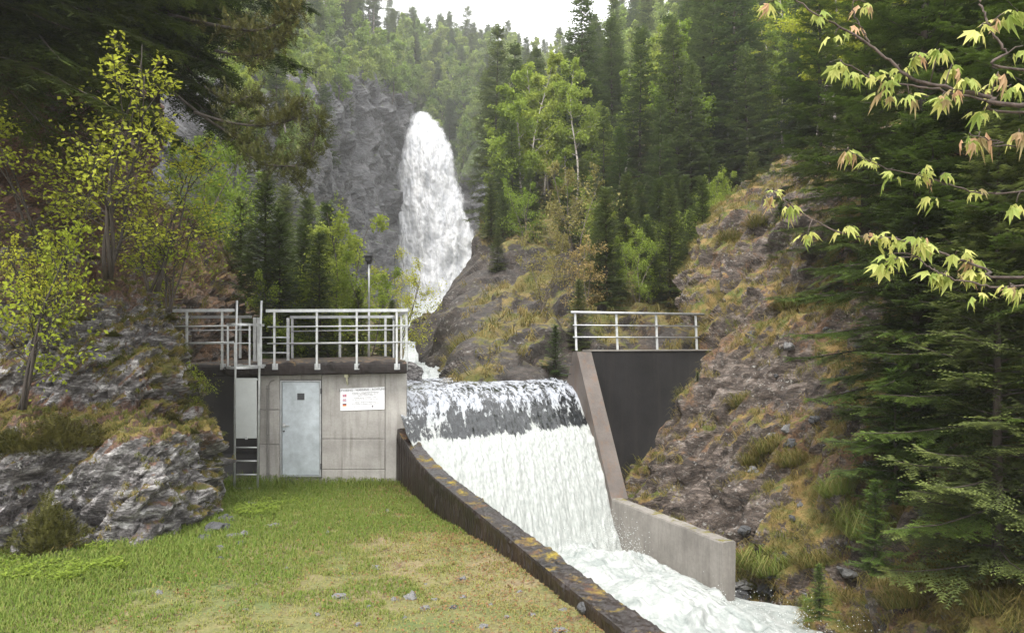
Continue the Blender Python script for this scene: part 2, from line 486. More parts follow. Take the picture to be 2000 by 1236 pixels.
M['heather'] = foliage_mat('heather_shoots', (0.035, 0.035, 0.01), (0.11, 0.10, 0.03), 0.2)
M['maple_green'] = foliage_mat('young_maple_leaf', (0.22, 0.26, 0.06), (0.56, 0.58, 0.22), 0.5, var=0.3)
M['maple_red'] = foliage_mat('pinkish_young_maple_leaf', (0.36, 0.22, 0.14), (0.54, 0.42, 0.27), 0.45, var=0.3)
M['grass'] = foliage_mat('meadow_grass_blades', (0.13, 0.20, 0.035), (0.34, 0.285, 0.12), 0.35, var=0.0)
M['straw'] = foliage_mat('dry_slope_grass', (0.09, 0.105, 0.022), (0.30, 0.215, 0.09), 0.3, var=0.0)
M['litter'] = foliage_mat('dead_leaves', (0.09, 0.045, 0.02), (0.22, 0.12, 0.06), 0.1, var=0.0)
M['bark_spruce'] = bark_mat('spruce_bark', (0.022, 0.016, 0.013), (0.06, 0.045, 0.036))
M['bark_dark'] = bark_mat('dark_twig_bark', (0.016, 0.012, 0.01), (0.045, 0.035, 0.028))
M['bark_grey'] = bark_mat('grey_brown_bark', (0.07, 0.055, 0.045), (0.17, 0.14, 0.12))
M['bark_maple'] = bark_mat('maple_twig_bark', (0.03, 0.02, 0.017), (0.09, 0.065, 0.055), scale=20)
M['twig_pale'] = bark_mat('pale_dead_twig', (0.2, 0.16, 0.12), (0.34, 0.28, 0.22))
M['birch'] = birch_mat('birch_bark')

def _soil():
    t = NT('lawn_soil', 0.95); w = t.coord()
    c = t.ramp(t.noise(w, 0.9, 6, 0.65), [(0.36, (0.09, 0.115, 0.03)), (0.50, (0.15, 0.14, 0.05)), (0.64, (0.21, 0.16, 0.09))])
    c = t.mix(0.7, c, t.ramp(t.noise(w, 18, 5, 0.7), [(0.3, 0.45), (0.7, 1.4)]), 'MULTIPLY')
    c = t.mix(t.ramp(t.noise(w, 3.2, 6, 0.72), [(0.56, 0.0), (0.66, 0.85)]), c, (0.085, 0.05, 0.03))
    t.col(c); t.bump(t.noise(w, 25, 5), 0.7, 0.03); return t.m
M['lawn'] = _soil()

def _nappe():
    t = NT('falling_water', 0.08)
    foam = t.attr('foam'); up = t.attr('crest')
    n = t.noise(t.coord('UV', (1.0, 0.45, 1)), 62, 6, 0.7, 0.5)
    n2 = t.noise(t.coord('UV', (1.0, 0.30, 1)), 20, 6, 0.68, 1.1)
    m = t.ramp(t.math('ADD', foam, t.math('ADD', t.math('MULTIPLY', t.math('SUBTRACT', n, 0.5), 1.3), t.math('MULTIPLY', t.math('SUBTRACT', n2, 0.5), 1.3))), [(0.44, 0.0), (0.64, 1.0)])
    dark = t.ramp(n, [(0.35, (0.004, 0.005, 0.006)), (0.7, (0.05, 0.055, 0.06))])
    white = t.ramp(t.noise(t.coord('UV', (1.0, 0.8, 1)), 75, 6, 0.72), [(0.30, (0.24, 0.265, 0.255)), (0.62, (0.42, 0.435, 0.42))])
    foam_sheen = t.mix(t.ramp(n, [(0.35, 0.0), (0.65, 1.0)]), (0.22, 0.24, 0.28), (0.44, 0.46, 0.51))  # crest foam plus sky reflection, painted in as pale albedo
    t.col(t.mix(m, dark, t.mix(up, white, foam_sheen)))
    t.rough(t.mix(m, (0.12,) * 3, (0.5,) * 3))
    t.b.inputs['IOR'].default_value = 1.33
    t.b.inputs['Specular IOR Level'].default_value = 0.9
    t.bump(t.math('ADD', n, t.math('MULTIPLY', n2, 1.5)), 0.12, 0.02)
    return t.m
M['nappe'] = _nappe()
M['foam'] = foam_mat('churning_foam', tint=(0.43, 0.445, 0.435), shade=(0.22, 0.25, 0.24), scale=2.6)
M['rapid'] = foam_mat('white_rapids', scale=1.2)
M['fall'] = foam_mat('waterfall_spray', tint=(0.62, 0.625, 0.64), shade=(0.40, 0.415, 0.45), scale=10.0, squash=(2.0, 0.6, 1), alpha=True, use_uv=True, rough=0.9)
M['drop'] = plain('water_drops', (0.85, 0.88, 0.88), 0.2)
# ------------------------------------------------------------------ terrain
PATCH = {}
def build_patch(name, rows, nc, nr, mat, disp, masks, label=None, cat=None, smooth=False, kind='structure'):
    net = net_from(rows)
    s = arclen_params(net, nc, 1); t = arclen_params(net, nr, 0)
    S, T = np.meshgrid(s, t); S, T = S.ravel(), T.ravel()
    P = net_eval(net, S, T)
    N = grid_normals(P, nc, nr)
    flip = (N * (-P)).sum(1).mean() < 0
    if flip: N = -N
    D = disp(P, N, S, T)
    Q = P + N * D[:, None]
    N2 = grid_normals(Q, nc, nr)
    if flip: N2 = -N2
    veg, soil = masks(Q, N2, S, T)
    f = grid_faces(nc, nr)
    if flip: f = f[:, ::-1]
    me = make_mesh(name, Q, f, mat, smooth, {'veg': veg, 'soil': soil})
    o = link(name, me)
    if kind: o['kind'] = kind
    if label: tag(o, label, cat)
    u = 1000 + Q[:, 0] / Q[:, 1] * F; v = HZ - Q[:, 2] / Q[:, 1] * F
    PATCH[name] = dict(Q=Q, N=N2, S=S, T=T, veg=veg, soil=soil, nc=nc, nr=nr, u=u, v=v)
    return o

def strata(P, L, th, roll=(0.8, 0.15, 0.6)):
    """coordinates squeezed across the bedding so noise runs along it"""
    a = norm(np.array(roll)); b = norm(np.cross(a, (0.2, 1, 0.1))); c = np.cross(a, b)
    return np.stack([P @ a / L, P @ c / (L * 0.55), P @ b / th], 1)

# ---- near left outcrop
A_rows = [
 [(-300,1140,9.4),(0,1120,9.8),(180,1100,10.3),(300,1095,10.7),(410,1030,12.6),(430,985,14.2),(410,960,15.8)],
 [(-300,950,9.9),(0,960,10.5),(150,970,10.9),(290,960,10.8),(400,930,12.6),(424,900,14.0),(395,890,15.6)],
 [(-300,850,10.1),(0,850,10.9),(150,870,11.1),(290,862,11.2),(380,850,12.6),(408,850,13.8),(375,850,15.5)],
 [(-300,790,10.8),(0,795,11.8),(150,800,12.2),(280,805,12.3),(340,805,13.2),(365,795,14.2),(345,790,15.6)],
 [(-300,700,11.0),(0,700,11.9),(150,700,12.3),(275,705,12.6),(330,715,13.3),(352,725,14.3),(335,725,15.6)],
 [(-300,600,11.4),(0,610,12.4),(150,615,12.9),(235,625,13.1),(295,645,13.6),(335,670,14.6),(330,690,16.2)],
 [(-300,500,12.2),(0,510,13.4),(120,500,14.2),(220,520,14.8),(295,570,15.6),(340,630,16.8),(350,690,19)],
 [(-300,440,12.8),(0,450,14),(120,450,15),(220,450,16.5),(300,490,18),(335,560,20),(350,660,22)],
 [(-300,300,13),(0,300,14.5),(100,300,16),(160,310,18),(210,340,21),(240,390,24),(270,450,28)],
 [(-300,150,13.5),(0,150,15),(100,170,17),(160,190,20),(210,230,24),(250,300,28),(280,380,32)],
 [(-300,-120,14),(0,-120,16),(100,-80,18),(190,-20,22),(250,60,27),(290,140,32),(330,250,36)],
]
def A_disp(P, N, S, T):
    q = strata(P, 0.85, 0.2, (0.66, 0.1, 0.75))
    f1, e1 = facets(q * 0.45 + 3, 1, 0.7); f2, e2 = facets(q * 1.0, 2, 0.8); f3, e3 = facets(q * 2.1, 5, 0.9)
    d = 0.19 * f1 + 0.13 * f2 + 0.07 * f3 + 0.12 * fbm(P * 0.7, 4, 3)
    d += 0.02 * fbm(q * 1.6, 2, 9, ridged=True)
    d -= 0.05 * (1 - sstep(0, 0.12, e1)) + 0.02 * (1 - sstep(0, 0.1, e2))
    return d * (0.55 + 0.6 * sstep(-0.4, 0.35, fbm(P * 0.5, 2, 21)))
def A_masks(Q, N, S, T):
    up = N[:, 2]; n = fbm(Q * 0.8, 4, 31)
    v = HZ - Q[:, 2] / Q[:, 1] * F; u = 1000 + Q[:, 0] / Q[:, 1] * F
    ledge = np.exp(-((v - 815 - 0.03 * (u - 200)) / 45) ** 2)
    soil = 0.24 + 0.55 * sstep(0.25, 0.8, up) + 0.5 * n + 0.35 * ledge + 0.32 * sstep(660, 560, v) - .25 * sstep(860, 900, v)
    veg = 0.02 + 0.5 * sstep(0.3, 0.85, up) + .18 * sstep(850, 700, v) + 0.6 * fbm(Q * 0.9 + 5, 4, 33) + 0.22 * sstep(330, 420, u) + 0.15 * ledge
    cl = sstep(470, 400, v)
    return veg - 0.5 * cl, soil + 0.3 * cl  # shade under the spruces painted into the upper cliff through the soil tint
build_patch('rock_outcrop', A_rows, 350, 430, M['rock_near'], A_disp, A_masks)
PATCH['rock_outcrop']['obj'] = COL.objects['rock_outcrop']
tag(COL.objects['rock_outcrop'], 'tall grey layered rock outcrop left of the concrete hut')

# ---- rock slope behind the left railing
B_rows = [
 [(150,760,18),(330,740,20),(420,740,21.5),(480,735,23),(520,740,26),(560,740,32)],
 [(150,650,18),(330,660,20.5),(420,650,22),(470,655,24),(510,660,27),(550,660,33)],
 [(150,590,18.5),(320,580,21),(400,570,23),(450,590,25),(490,610,28),(530,620,34)],
 [(150,520,19.5),(300,510,22),(370,505,24.5),(430,530,27),(470,570,30),(510,590,36)],
 [(150,450,21),(280,440,24),(350,440,27),(410,470,30),(450,520,34),(490,560,40)],
 [(150,400,25),(280,400,30),(350,410,34),(400,440,38),(440,490,44),(480,540,50)],
]
def B_disp(P, N, S, T):
    q = strata(P, 1.3, 0.45, (0.7, 0.1, 0.5))
    f1, e1 = facets(q, 11, 0.8); f2, e2 = facets(q * 2.6, 12, 0.9)
    return 0.28 * f1 + 0.1 * f2 + 0.25 * fbm(P * 0.5, 4, 13)
def B_masks(Q, N, S, T):
    up = N[:, 2]; v = HZ - Q[:, 2] / Q[:, 1] * F
    return -0.1 + 0.45 * sstep(0.2, 0.8, up) + 0.6 * fbm(Q * 0.4, 4, 14) + .2 * sstep(600, 520, v), 0.3 + 0.3 * sstep(0.2, 0.7, up) + 0.4 * fbm(Q * 0.5 + 9, 4, 15) + 0.25 * sstep(600, 540, v)
build_patch('rock_slope', B_rows, 200, 200, M['rock_right'], B_disp, B_masks)
tag(COL.objects['rock_slope'], 'rusty brown rock slope rising behind the left roof railing')

# ---- far left cliff with forested top
C_rows = [
 [(150,700,28),(400,690,40),(520,680,55),(600,670,75),(700,660,105),(785,650,140),(805,650,172)],
 [(150,470,32),(400,480,45),(520,480,60),(600,480,80),(700,480,110),(782,490,142),(800,480,174)],
 [(150,330,34),(400,330,47),(520,330,64),(600,330,85),(690,330,112),(775,330,144),(797,330,174)],
 [(150,200,37),(400,190,50),(520,170,68),(600,170,90),(690,185,118),(765,200,146),(800,222,168)],
 [(150,60,48),(400,60,70),(560,80,100),(640,110,125),(730,140,150),(790,170,172),(840,190,188)],
 [(150,-120,66),(400,-40,100),(600,20,140),(680,60,165),(770,95,190),(830,108,204),(880,115,216)],
 [(150,-200,90),(400,-80,140),(600,10,180),(680,50,205),(770,95,230),(830,112,240),(880,120,250)],
]
def C_disp(P, N, S, T):
    q = strata(P, 11, 4, (0.4, 0.1, 0.8))
    f1, e1 = facets(q, 41, 0.8); f2, e2 = facets(q * 2.7, 42, 0.9)
    return (1.8 * f1 + 0.9 * f2 + 2.0 * fbm(P * 0.05, 4, 43) + 0.5 * fbm(P * 0.4, 3, 44)) * np.clip(P[:, 1] / 110, 0.25, 1)
def C_masks(Q, N, S, T):
    up = N[:, 2]
    return -0.25 + 0.75 * sstep(0.25, 0.75, up) + 0.5 * fbm(Q * 0.06, 4, 45) + sstep(0.5, 0.6, T) * 1.0, 0.1 + 0.4 * fbm(Q * 0.08, 3, 46)
build_patch('far_cliff', C_rows, 260, 200, M['rock_far'], C_disp, C_masks)

D_rows = [
 [(790,680,160),(900,670,160),(960,650,158),(1120,600,150),(1300,600,140)],
 [(790,480,172),(900,480,170),(960,470,163),(1120,450,152),(1300,440,140)],
 [(790,330,175),(880,340,173),(960,330,168),(1120,300,160),(1300,300,150)],
 [(790,222,176),(860,235,178),(960,240,178),(1120,220,172),(1300,220,165)],
 [(790,150,200),(900,145,200),(1000,140,200),(1150,135,200),(1300,120,190)],
 [(790,105,218),(900,112,222),(1000,118,222),(1150,110,220),(1300,90,210)],
 [(790,112,250),(900,120,250),(1000,124,250),(1150,120,250),(1300,100,240)],
]
def D_masks(Q, N, S, T):
    v = HZ - Q[:, 2] / Q[:, 1] * F
    return 0.1 + 0.5 * fbm(Q * 0.05, 4, 55) + 0.6 * sstep(400, 300, v) + .3 * sstep(300, 230, v), 0.1 + 0.4 * fbm(Q * 0.08, 3, 56)
build_patch('far_hill', D_rows, 160, 160, M['rock_far'], C_disp, D_masks)

# ---- right hillside and the dark spur in front of the falls
E_rows = [
 [(822,712,34),(868,742,25),(905,772,19.6),(1000,785,20.3),(1110,785,22.0),(1250,790,23.5),(1420,780,25),(1700,780,26),(2200,760,27)],
 [(816,672,36),(862,684,30),(912,692,23.5),(1000,702,23.2),(1110,690,24.6),(1250,690,26),(1420,680,27),(1700,640,27),(2200,560,27)],
 [(830,632,40),(865,638,34),(920,640,28),(1010,640,27),(1120,630,28),(1250,620,29),(1420,600,30),(1700,540,30),(2200,440,30)],
 [(870,600,44),(902,590,39),(950,590,33),(1030,590,32),(1130,570,33),(1260,550,34),(1430,510,34),(1720,440,33),(2200,330,33)],
 [(905,555,48),(932,540,44),(980,530,39),(1050,520,38),(1150,500,39),(1280,470,40),(1450,430,39),(1740,350,37),(2200,220,36)],
 [(928,505,54),(952,490,50),(1000,470,46),(1070,455,45),(1170,430,46),(1300,395,47),(1480,350,45),(1770,240,42),(2200,100,40)],
 [(945,450,62),(972,430,60),(1020,400,58),(1090,390,57),(1190,360,57),(1330,325,57),(1520,260,54),(1800,140,49),(2250,-40,46)],
 [(960,385,80),(990,350,78),(1040,320,76),(1110,310,74),(1215,290,72),(1360,250,70),(1570,170,65),(1850,20,58),(2300,-200,54)],
 [(978,310,110),(1010,275,107),(1060,245,104),(1130,225,100),(1240,200,95),(1390,150,90),(1620,60,82),(1900,-120,72),(2350,-400,66)],
 [(1000,230,150),(1030,195,145),(1085,165,140),(1155,145,132),(1265,110,125),(1430,45,115),(1680,-60,104),(1950,-300,92),(2400,-600,84)],
 [(1025,155,190),(1060,130,185),(1110,110,178),(1185,90,165),(1300,50,150),(1460,-20,140),(1720,-160,128),(2000,-420,110),(2450,-800,100)],
]
def E_disp(P, N, S, T):
    q = strata(P, 4.2, 1.1, (0.75, 0.1, 0.62))
    f1, e1 = facets(q, 61, 0.9, 14); f2, e2 = facets(q * 2.1, 62, 1.0, 12); f3 = fbm(q * 3, 2, 67)
    k = np.clip(P[:, 1] / 40, 0.5, 2.0)
    return (0.5 * f1 + 0.3 * f2 + 0.12 * f3 + 0.6 * fbm(P * 0.14, 4, 63) + 0.05 * fbm(q * 2, 2, 64, ridged=True)) * k * (.35 + .65 * sstep(0, .12, S))
def E_masks(Q, N, S, T):
    v = HZ - Q[:, 2] / Q[:, 1] * F; u = 1000 + Q[:, 0] / Q[:, 1] * F
    up = N[:, 2]
    q = strata(Q, 9.0, 1.6, (0.75, 0.1, 0.62))
    band = fbm(q, 3, 65)
    veg = 0.0 + 0.4 * sstep(0.15, 0.8, up) + 1.1 * band + 0.5 * sstep(520, 430, v) + 0.35 * sstep(1120, 1200, u)
    soil = 0.1 + 0.4 * fbm(Q * 0.2, 4, 66) + 0.3 * sstep(1040, 1200, u)
    return veg, soil
build_patch('hillside', E_rows, 330, 300, M['rock_mid'], E_disp, E_masks)

# ---- wooded valley floor behind the hut
G_rows = [
 [(300,775,21.3),(450,770,21.3),(600,765,21.3),(760,760,21.3),(812,765,21.3)],
 [(330,735,26),(480,735,26),(620,735,26),(760,735,26),(806,742,26)],
 [(380,700,36),(520,700,36),(640,700,36),(760,700,36),(797,708,36)],
 [(440,660,52),(560,665,52),(660,670,52),(750,672,52),(788,682,52)],
 [(480,600,75),(600,610,78),(680,620,80),(745,630,82),(782,645,82)],
 [(500,560,85),(620,560,100),(700,570,115),(750,580,125),(782,600,130)]]
def G_disp(P, N, S, T): return .5 * fbm(P * .15, 4, 191) * np.clip(P[:, 1] / 30, .4, 2)
def G_masks(Q, N, S, T): return .5 + .5 * fbm(Q * .2, 3, 192), .5 + .4 * fbm(Q * .3, 3, 193)
build_patch('valley_floor', G_rows, 90, 90, M['rock_mid'], G_disp, G_masks)

# ---- near right bank
F_rows = [
 [(1195,1130,17.6),(1300,1160,16),(1480,1262,13.4),(1640,1310,11.8),(1750,1340,10.3),(2000,1400,8.8),(2400,1400,7)],
 [(1200,985,19.2),(1300,1020,17.4),(1445,1125,15.0),(1595,1165,13.0),(1760,1190,11.4),(2000,1220,9.6),(2400,1220,7.6)],
 [(1222,905,19.9),(1320,925,18.2),(1430,960,16.3),(1570,1000,14.5),(1750,1040,12.6),(2000,1070,10.6),(2400,1070,8.4)],
 [(1290,812,20.3),(1370,812,19),(1460,835,17.6),(1600,860,15.9),(1780,880,13.9),(2000,890,11.9),(2400,890,9.5)],
 [(1372,705,20.9),(1430,700,19.8),(1520,710,18.6),(1650,715,17.1),(1800,705,15.4),(2000,700,13.4),(2400,700,11)],
 [(1335,610,24),(1415,605,21.7),(1520,600,20.1),(1650,600,18.8),(1820,580,17),(2000,560,15),(2400,560,12.5)],
 [(1335,510,26.5),(1405,495,24),(1500,490,22.1),(1640,490,20.6),(1820,450,18.6),(2000,420,16.6),(2400,400,14.5)],
 [(1385,430,28.5),(1435,405,25.7),(1505,390,24.1),(1640,395,22.6),(1820,330,20.6),(2000,280,18.6),(2400,240,16.6)],
 [(1430,400,34),(1475,380,31),(1540,370,29),(1650,330,27),(1850,200,25),(2050,100,23),(2450,0,22)],
 [(1490,340,45),(1560,310,40),(1620,280,38),(1700,200,36),(1900,50,33),(2100,-100,31),(2500,-300,30)],
]
def F_disp(P, N, S, T):
    q = strata(P, 1.3, 0.5, (0.7, 0.1, 0.65))
    f1, e1 = facets(q * 0.7, 71, 0.7, 14); f2, e2 = facets(q * 1.7, 72, 0.85, 12); f3, e3 = facets(q * 2.6, 77, 0.9, 10)
    return (0.36 * f1 + 0.18 * f2 + 0.06 * f3 + 0.34 * fbm(P * 0.45, 3, 73) + 0.02 * fbm(P * 3, 2, 74)
            - 0.10 * (1 - sstep(0, 0.16, e1)) - 0.04 * (1 - sstep(0, 0.12, e2)))
def F_masks(Q, N, S, T):
    v = HZ - Q[:, 2] / Q[:, 1] * F; u = 1000 + Q[:, 0] / Q[:, 1] * F
    up = N[:, 2]
    n = fbm(Q * 0.5, 4, 75)
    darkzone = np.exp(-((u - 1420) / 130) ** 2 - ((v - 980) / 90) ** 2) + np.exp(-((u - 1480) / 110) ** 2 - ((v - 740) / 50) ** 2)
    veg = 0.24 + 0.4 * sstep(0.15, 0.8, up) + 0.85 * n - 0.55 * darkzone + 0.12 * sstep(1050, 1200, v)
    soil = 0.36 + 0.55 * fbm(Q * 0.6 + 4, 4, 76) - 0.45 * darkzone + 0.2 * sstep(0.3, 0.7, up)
    return veg, soil
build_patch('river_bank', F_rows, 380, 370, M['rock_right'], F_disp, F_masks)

# ---- lawn
def lawn_z(x, y):
    base = np.interp(y, [4, 7, 9, 11, 14, 16, 20], [-2.86, -2.84, -2.87, -2.95, -3.08, -3.11, -3.12])
    return base + 0.05 * np.sin(x * 1.1 + y * 0.7) * np.sin(y * 0.9)
def lawn_mesh():
    nc, nr = 110, 130
    xs = np.linspace(-9.5, 3.2, nc); ys = np.linspace(2.0, 19.0, nr)
    X, Y = np.meshgrid(xs, ys); X, Y = X.ravel(), Y.ravel()
    # keep the sheet on the lawn side of the channel wall
    edge = wall_x(Y) + 0.12
    X = -9.5 + (X + 9.5) / 12.7 * (edge + 9.5)
    P = np.stack([X, Y, np.zeros_like(X)], 1)
    Z = lawn_z(X, Y) + 0.05 * fbm(P * 0.8, 4, 81) + 0.018 * fbm(P * 5, 3, 82)
    # the bank sags a little beside the wall near the hut
    Z -= 0.07 * np.exp(-((X - edge + 0.15) / 0.35) ** 2) * sstep(15.6, 14.6, Y) * sstep(11.5, 13.5, Y)
    P[:, 2] = Z
    return P, grid_faces(nc, nr)
WALLP = np.array([(-2.50, 15.98, -1.86), (-2.36, 15.6, -1.98), (-2.14, 15.2, -2.17), (-1.84, 14.57, -2.38), (-1.45, 13.55, -2.48), (-1.04, 12.5, -2.53),
                  (0, 9.7, -2.62), (0.57, 8.17, -2.68), (1.03, 6.9, -2.70), (1.7, 5.0, -2.74), (2.4, 3.0, -2.78)])
def wall_x(y):
    return np.interp(y, WALLP[::-1, 1], WALLP[::-1, 0])
LP, LF = lawn_mesh()
lawn = link('lawn', make_mesh('lawn', LP, LF, M['lawn'], True)); lawn['kind'] = 'structure'
LAWN_N = grid_normals(LP, 110, 130)
# bed under everything, far wider than the picture
bed = MB().box((-400, -40, -9.0), (400, 420, -8.5)).build('ground', M['lawn']); bed['kind'] = 'structure'
# ------------------------------------------------------------------ concrete intake hut
ZB = -3.16
def px(u, Y=16.0): return (u - 1000) / F * Y
def pz(v, Y=16.0): return -(v - HZ) / F * Y
hut = empty('intake_hut', (px(650), 16.0, ZB))
tag(hut, 'low grey concrete intake hut beside the weir with a mossy roof slab', 'building')
HO = (px(650), 16.0, ZB)
xl, xr = px(506), px(794)
zt = pz(722)
SH = .25      # the side facing the weir runs parallel to the channel
dl, dr, dt_, db = px(547.5), px(626), pz(743), pz(931)
gap = 0.0035
def wpanel(u0, u1, v0, v1, ur=False):
    MB(HO).box((px(u0) + gap, 16.0, max(pz(v1), ZB) + gap), (px(u1) - gap, 16.1, pz(v0) - gap), 0.012).build('wall_panel', M['concrete'], hut)
for a in ((506, 546, 722, 800), (506, 546, 800, 868), (506, 546, 868, 950), (546, 628, 722, 741), (628, 752, 722, 857),
          (628, 752, 857, 917), (628, 752, 917, 950), (752, 794, 722, 950)):
    wpanel(*a)
MB(HO).box((px(546), 16.01, ZB - .5), (px(628), 16.1, pz(934))).build('door_sill', M['concrete_wing'], hut)
core = MB(HO)
core.box((xl, 16.102, ZB - 2.5), (px(546.5), 20.6, zt))
xq, xb_ = px(627.5), xr - SH * 4.6
core.hexa([(xq, 16.102, ZB - 2.5), (xr - SH * .1, 16.102, ZB - 2.5), (xb_, 20.6, ZB - 2.5), (xq, 20.6, ZB - 2.5), (xq, 16.102, zt), (xr - SH * .1, 16.102, zt), (xb_, 20.6, zt), (xq, 20.6, zt)])
core.box((px(546.5), 16.25, ZB - 2.5), (px(627.5), 20.6, zt))
core.box((px(546.5), 16.102, db - 1.0), (px(627.5), 16.25, db)).box((px(546.5), 16.102, dt_), (px(627.5), 16.25, zt))
core.build('wall', M['concrete'], hut)
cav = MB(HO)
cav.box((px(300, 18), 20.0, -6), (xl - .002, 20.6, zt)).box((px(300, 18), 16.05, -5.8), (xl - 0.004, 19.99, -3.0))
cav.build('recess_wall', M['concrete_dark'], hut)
# door
door = MB(HO).box((dl + .03, 16.03, db + .03), (dr - .03, 16.075, dt_ - .03), 0.01).build('door', M['door'], hut)
door['label'] = 'blue grey galvanised steel door'
fr = MB(HO)
fr.box((dl - .01, 16.008, db), (dl + .025, 16.1, dt_)).box((dr - .025, 16.008, db), (dr + .01, 16.1, dt_))
fr.box((dl + .0255, 16.01, dt_ - .026), (dr - .0255, 16.1, dt_)).box((dl + .0255, 16.01, db), (dr - .0255, 16.1, db + .026))
fr.build('door_frame', M['galv'], hut)
MB(HO).box((px(580), 16.020, pz(781)), (px(594), 16.029, pz(768))).build('sign_plate', M['dark_metal'], door)
h = MB(HO).box((px(551), 16.012, pz(835)), (px(557), 16.029, pz(826))).tube([(px(554), 16.03, pz(831)), (px(554), 15.97, pz(831)), (px(565), 15.97, pz(831))], .018)
h.build('handle', M['galv_light'], door)
MB(HO).tube([(px(554), 16.03, pz(842)), (px(554), 16.005, pz(842))], .02, 10).build('lock', M['dark_metal'], door)
for v in (758, 905):
    MB(HO).tube([(dr + .01, 16.0, pz(v)), (dr + .01, 16.0, pz(v + 11))], .014).build('hinge', M['dark_metal'], door)
# conduits
for i, u in enumerate((522.0, 525.5)):
    p = [(px(u), 15.985, ZB + .02), (px(u), 15.985, pz(752))]
    if i == 1: p += [(px(u) + .03, 15.985, pz(745)), (px(u) + .12, 15.985, pz(742))]
    c = MB(HO).tube(p, .011)
    for v in (760, 800, 850, 925): c.box((px(u) - .02, 15.978, pz(v)), (px(u) + .02, 15.999, pz(v) + .02))
    c.build('conduit', M['pipe'], hut)
# roof slab, uneven mossy edge
def slab():
    x0, x1, y0, y1 = px(330), px(795, 15.75), 15.72, 21.2
    nc, nr = 260, 14
    top, bot = [], []
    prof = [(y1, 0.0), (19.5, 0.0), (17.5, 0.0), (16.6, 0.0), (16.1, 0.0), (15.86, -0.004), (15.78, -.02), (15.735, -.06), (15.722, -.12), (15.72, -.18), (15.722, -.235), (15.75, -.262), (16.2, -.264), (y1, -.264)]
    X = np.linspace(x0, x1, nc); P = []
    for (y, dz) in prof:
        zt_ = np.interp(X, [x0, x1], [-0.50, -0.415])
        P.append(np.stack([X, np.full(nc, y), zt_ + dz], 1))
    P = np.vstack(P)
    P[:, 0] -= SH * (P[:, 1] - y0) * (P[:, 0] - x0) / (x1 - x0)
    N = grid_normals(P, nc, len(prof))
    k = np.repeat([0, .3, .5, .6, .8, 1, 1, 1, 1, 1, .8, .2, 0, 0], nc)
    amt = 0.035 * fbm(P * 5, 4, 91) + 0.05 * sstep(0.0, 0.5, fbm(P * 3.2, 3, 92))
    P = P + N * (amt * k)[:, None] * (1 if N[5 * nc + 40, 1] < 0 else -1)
    f = grid_faces(nc, len(prof)).tolist()
    # end caps
    e0 = [i * nc for i in range(len(prof))]; e1 = [i * nc + nc - 1 for i in range(len(prof))]
    me = bpy.data.meshes.new('roof_slab')
    me.from_pydata((P - np.array(HO)).tolist(), [], [tuple(q) for q in f] + [tuple(e0), tuple(e1[::-1])])
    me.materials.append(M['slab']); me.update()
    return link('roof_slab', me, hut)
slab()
# bracket lamp below the slab
lm = MB(HO).box((px(674, 15.9), 15.82, -.76), (px(681, 15.9), 15.98, -.69)).tube([(px(677, 15.9), 15.9, -.76), (px(677.5, 15.9), 15.9, -.84), (px(677, 15.9), 15.99, -.92)], .02)
lm.build('bulkhead_lamp', M['lamp'], hut)

# ------------------------------------------------------------------ warning sign
SO = W(707, 779, 15.985)
sg = empty('warning_sign', SO)
tag(sg, 'white warning sign with three flags on the hut wall right of the door', 'sign')
sp0, sp1, sp2, sp3 = W(664.5, 759, 15.985), W(751, 755.5, 15.985), W(751, 799, 15.985), W(664.5, 802, 15.985)
def sgp(a, b, off=0.0):
    p = sp3 * (1 - a) * (1 - b) + sp2 * a * (1 - b) + sp0 * (1 - a) * b + sp1 * a * b
    return np.array([p[0], p[1] - off, p[2]])
def sbox(a0, b0, a1, b1, o0, o1):
    q = [(a0, b0), (a1, b0), (a1, b1), (a0, b1)]
    return [sgp(a, b, o1) for a, b in q], [sgp(a, b, o0) for a, b in q]
def sadd(mb, a0, b0, a1, b1, o0, o1):
    f, k = sbox(a0, b0, a1, b1, o0, o1)
    return mb.hexa([f[0], f[1], k[1], k[0], f[3], f[2], k[2], k[3]])
sadd(MB(SO), 0, 0, 1, 1, -0.012, 0.0).build('board', M['sign'], sg)
def flag(a, b, kind):
    w_, h_ = .085, .115
    m = empty  # noqa
    layers = {'no': [('red', 0, 0, 1, 1), ('sign', .26, 0, .46, 1), ('sign', 0, .38, 1, .62), ('navy', .31, 0, .41, 1), ('navy', 0, .45, 1, .55)],
              'uk': [('navy', 0, 0, 1, 1), ('sign', .38, 0, .62, 1), ('sign', 0, .32, 1, .68), ('red', .44, 0, .56, 1), ('red', 0, .42, 1, .58)],
              'de': [('black', 0, .667, 1, 1), ('red', 0, .334, 1, .666), ('gold', 0, 0, 1, .333)]}[kind]
    root = None
    for i, (mt, x0, y0, x1, y1) in enumerate(layers):
        o0 = .0004 + i * .0006
        mb = sadd(MB(SO), a + x0 * w_, b + y0 * h_, a + x1 * w_, b + y1 * h_, o0 - .0002, o0 + .0006)
        if root is None:
            root = mb.build('flag', M[mt], sg)
            root['label'] = {'no': 'small Norwegian flag', 'uk': 'small British flag', 'de': 'small German flag'}[kind]
        else: mb.build('flag_stripe', M[mt], root)
    if kind == 'uk':
        for (s0, s1) in (((0, 0), (1, 1)), ((0, 1), (1, 0))):
            p0 = sgp(a + s0[0] * w_, b + s0[1] * h_, .0012); p1 = sgp(a + s1[0] * w_, b + s1[1] * h_, .0012)
            MB(SO).tube([p0, p1], .003, 4).build('flag_stripe', M['sign'], root)
flag(.055, .62, 'no'); flag(.055, .41, 'uk'); flag(.055, .20, 'de')
